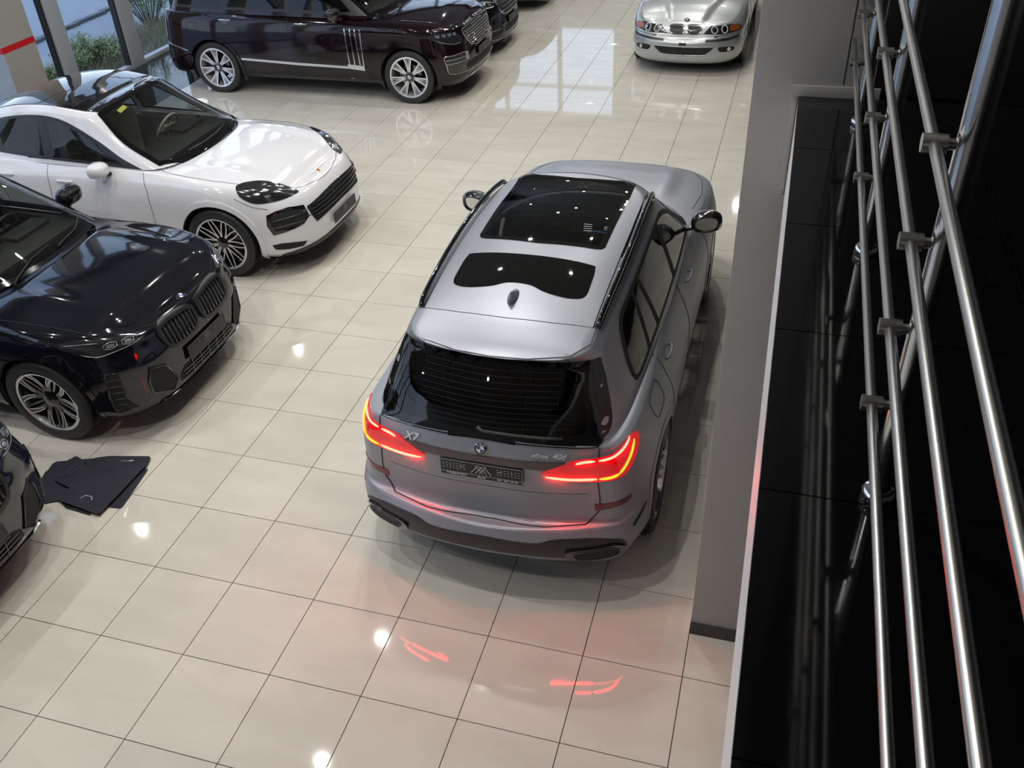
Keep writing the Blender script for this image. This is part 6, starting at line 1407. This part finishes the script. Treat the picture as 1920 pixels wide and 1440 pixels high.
def s_car(label, pose):
    root = car_base('limousine', label, pose); SH.del_fn = []
    for cx in (1.58, -1.58): SH.cut_circle(cx, .35, .39)
    tw = [(5, 90, 0, 0, .05, .07, .06, .25, .02, 0), (5, 126, 0, 0, .02, .03, .06, .25, .02, 0)]
    w0 = make_wheel(root, (1.58, .92, .352), 1, .352, .26, .26, tw); copy_part(w0, root, (-1.58, .92, .352), 0); copy_part(w0, root, (1.58, -.92, .352), pi); copy_part(w0, root, (-1.58, -.92, .352), pi)
    for cx in (1.58, -1.58): arch_liner(root, cx, .35, .39, .90, .58); arch_trim(SH, root, cx, .35, .39, 'paint_jet', w=.045, th=.005)
    underbody(root, -2.3, 2.2, .68, .17)
    gr = smooth_poly(sym([(0, .61), (.30, .618), (.42, .65), (.47, .72), (.465, .80), (.40, .845), (.2, .858), (0, .86)]), 4)
    g = patch(SH, 'front_grille', gr, 'F', 'black_matte', root, off=.001, th=.001)
    seam(SH, 'grille_frame', [(gr, 'F', True)], 'chrome', g, r=.011, off=.006)
    for z in (.665, .72, .775, .825): patch(SH, 'grille_bar', [(-.44, z - .006), (.44, z - .006), (.44, z + .006), (-.44, z + .006)], 'F', 'chrome', g, off=.001, th=.010, step=.2)
    patch(SH, 'grille_bar', [(-.008, .62), (.008, .62), (.008, .85), (-.008, .85)], 'F', 'chrome', g, off=.001, th=.014, step=.2)
    lp = [(2.47, .54, .80), (2.42, .63, .765), (2.30, .79, .775), (2.12, .88, .83), (2.16, .83, .875), (2.30, .70, .885), (2.43, .57, .86)]
    hl = wrap3(SH, 'headlamp', lp, 38, 'lamp_dark', root, off=0, th=.004, elev=20)
    wrap_tube(SH, 'lamp_element', [(2.44, .57, .848), (2.32, .69, .872), (2.18, .82, .864)], 38, .006, 'white_print', hl, off=.006, elev=20)
    wrap_tube(SH, 'lamp_element', [(2.45, .57, .79), (2.41, .64, .776), (2.29, .79, .79), (2.16, .86, .825)], 38, .008, 'white_print', hl, off=.006, elev=20)
    for c_ in ((2.40, .63, .82), (2.32, .70, .83), (2.24, .77, .838)): wrap3(SH, 'lamp_element', [(c_[0] - .02, c_[1] + .02, c_[2] + .016), (c_[0] + .02, c_[1] - .02, c_[2] + .012), (c_[0] + .02, c_[1] - .02, c_[2] - .018), (c_[0] - .02, c_[1] + .02, c_[2] - .014)], 38, 'lamp_element', hl, off=.005, th=.003, sub=0, elev=20)
    ii = wrap3(SH, 'side_intake', [(2.52, .52, .52), (2.42, .74, .50), (2.30, .85, .44), (2.34, .83, .34), (2.48, .62, .33), (2.54, .45, .36)], 25, 'black_matte', root, off=.001, th=.002)
    wrap_tube(SH, 'intake_bar', [(2.53, .50, .43), (2.44, .72, .42), (2.33, .84, .40)], 25, .006, 'chrome', ii, off=.006)
    patch(SH, 'lower_grille', smooth_poly(sym([(0, .33), (.38, .34), (.36, .44), (0, .45)]), 2), 'F', 'black_matte', root, off=.001, th=.002)
    bm = bmesh.new(); add_tube(bm, line_on(SH, [(-.75, .275), (-.4, .262), (0, .258), (.4, .262), (.75, .275)], 'F', .005, .05), .006, 6); bm_obj('lower_moulding', bm, 'chrome', root, smooth=True)
    h = SH.hit((5, 0, .52), (-1, 0, 0)); plate(root, (h[0].x + .018, 0, .51), (0, 1, 0), (-.02, 0, 1))
    ws = smooth_poly([(.22, 0), (.205, .28), (.14, .47, 's'), (.44, .60), (.86, .71, 's'), (1.02, .5), (1.10, .27), (1.11, 0), (1.10, -.27), (1.02, -.5), (.86, -.71, 's'), (.44, -.60), (.14, -.47, 's'), (.205, -.28)], 4)
    screen_glass(SH, root, ws, inset_poly(ws, .03), 'T', 'glass_tint', lambda c: c.z > .95 and 0 < c.x < 1.2, 'windscreen')
    win = smooth_poly([(.80, .99, 's'), (-.3, 1.01), (-1.2, 1.03), (-1.65, 1.06, 's'), (-1.45, 1.20), (-1.15, 1.33), (-.85, 1.365), (-.3, 1.375), (0, 1.36), (.3, 1.25)], 4)
    side_windows(SH, root, win, [smooth_poly([(.52, 1.03, 's'), (-.34, 1.045, 's'), (-.35, 1.34, 's'), (-.02, 1.33), (.24, 1.23)], 4), smooth_poly([(-.41, 1.047, 's'), (-1.45, 1.09, 's'), (-1.15, 1.28), (-.85, 1.33, 's'), (-.42, 1.34, 's')], 4)], 'glass_dark')
    seam(SH, 'shut_lines', [([(1.2, .80), (1.6, .83), (2.0, .80), (2.2, .68), (2.32, .45), (2.35, 0), (2.32, -.45), (2.2, -.68), (2.0, -.80), (1.6, -.83), (1.2, -.80)], 'T', False)] + [(l, f, False) for f in 'LR' for l in ([(-.38, 1.0), (-.38, .28)], [(1.0, .95), (1.02, .28)], [(-1.4, 1.0), (-1.25, .28)])], 'seam', root, r=.0028)
    for fr, sg in (('L', 1), ('R', -1)): door_mirror(SH, root, .60, .99 * sg, 1.05, sg, 'paint_jet', w=.22, h=.15); handle(SH, root, -.2, .90, fr, 'chrome'); handle(SH, root, -1.3, .93, fr, 'chrome')
    interior(root, .60, 1.0, 'leather_black', rows=((-.1, .37), (-1.05, .37)), drv=1, wid=.66, seat_z=.48)
    SH.body_mesh('body', 'paint_jet', root)
s_car('black limousine with chrome-barred grille, nose just past the burgundy SUV', (-2.95, 12.3, 0))
s_car('black limousine at the top edge of the picture, only its front lip visible', (-2.95, 15.35, 0))
# ------------------------------------------------------------------ loose car mats on the floor
M['mat_carpet'] = mat('mat_carpet', (.018, .018, .030), .9, bump=(300, .6), noise=(25, .2))
M['mat_rubber'] = mat('mat_rubber', (.012, .012, .013), .6)
M['stitch'] = mat('stitch', (.55, .55, .6), .6)
def floor_mat(label, pts, z):
    P = resample(pts, .04)
    vs = [Vector(p) for p in P]; n = len(vs); ed = [(i, (i + 1) % n) for i in range(n)]
    for x in np.arange(min(p[0] for p in P), max(p[0] for p in P), .03):
        for y in np.arange(min(p[1] for p in P), max(p[1] for p in P), .03):
            if inside(P, x, y): vs.append(Vector((x, y)))
    r = geometry.delaunay_2d_cdt(vs, ed, [], 0, 1e-5)
    F = [tuple(f) for f in r[2] if inside(P, sum(r[0][k].x for k in f) / 3, sum(r[0][k].y for k in f) / 3)]
    bm = bmesh.new(); V = [bm.verts.new((v.x, v.y, z + .0015 * sin(v.x * 17) * cos(v.y * 13))) for v in r[0]]
    for f in F: bm.faces.new([V[k] for k in f])
    bmesh.ops.delete(bm, geom=[v for v in bm.verts if not v.link_faces], context='VERTS'); bm.normal_update()
    for f in bm.faces:
        if f.normal.z < 0: f.normal_flip()
    g = bmesh.ops.extrude_face_region(bm, geom=list(bm.faces)); vv = [v for v in g['geom'] if isinstance(v, bmesh.types.BMVert)]
    bmesh.ops.translate(bm, vec=(0, 0, .007), verts=vv); bmesh.ops.recalc_face_normals(bm, faces=bm.faces)
    o = bm_obj('car_mat', bm, 'mat_carpet', None, autosharp=RAD(40)); tag(o, label, 'mat', 'loose car mats on the floor')
    b2 = bmesh.new(); add_tube(b2, [(p[0], p[1], z + .005) for p in P + P[:1]], .0045, 6); bm_obj('mat_edging', b2, 'mat_rubber', o, smooth=True)
    return o
floor_mat('dark mat peeking out under the stack towards the aisle', [(-.23, .84), (-.05, .87), (.01, .46), (.005, .445), (-.08, .435), (-.20, .47)], .0)
floor_mat('narrow dark mat edge showing under the front of the stack', [(-.465, .385), (-.42, .45), (-.22, .41), (-.17, .325), (-.40, .35)], .0)
floor_mat('crumpled navy mat on the left of the stack, nearest the navy car', [(-.80, .57), (-.825, .65), (-.82, .68), (-.835, .75), (-.82, .78), (-.74, .81), (-.61, .76), (-.50, .55), (-.48, .48), (-.50, .40), (-.52, .39), (-.59, .35), (-.63, .37), (-.73, .50)], .0)
mb = floor_mat('long navy mat at the back of the stack with a small white tag', [(-.735, .815), (-.72, .825), (-.71, .86), (-.68, .86), (-.635, .84), (-.56, .865), (-.50, .90), (-.43, .93), (-.12, 1.0), (-.10, .98), (-.07, .88), (-.425, .815), (-.555, .695), (-.66, .75)], .009)
ma = floor_mat('uppermost navy carpet mat of the stack with a white outline mark', [(-.675, .585), (-.68, .71), (-.665, .80), (-.64, .84), (-.585, .815), (-.53, .76), (-.485, .75), (-.455, .76), (-.44, .84), (-.25, .86), (-.075, .875), (-.08, .59), (-.09, .33), (-.165, .34), (-.50, .39), (-.50, .45), (-.49, .525), (-.52, .535), (-.61, .555)], .0215)
for par, L, r_, z in ((ma, [(-.335, .445), (-.318, .478), (-.262, .478), (-.235, .443)], .0035, .0295), (ma, [(-.335, .445), (-.235, .443)], .0012, .0290), (mb, [(-.31, .90), (-.25, .915)], .002, .0172), (mb, [(-.245, .915), (-.215, .93)], .007, .0172)):
    b2 = bmesh.new(); add_tube(b2, [(x, y, z) for x, y in L], r_, 6, squash=.4); bm_obj('woven_mark', b2, 'stitch', par, smooth=True)
b2 = bmesh.new()
for k in range(5):
    add_tube(b2, [(-.66 + .03 * k, .60 + .035 * k, .0295), (-.42 + .03 * k, .66 + .03 * k, .0295)], .0015, 4); add_tube(b2, [(-.64 + .05 * k, .60 + .02 * k, .0295), (-.60 + .05 * k, .76 + .01 * k, .0295)], .0015, 4)
bm_obj('heel_pad', b2, 'mat_rubber', ma)
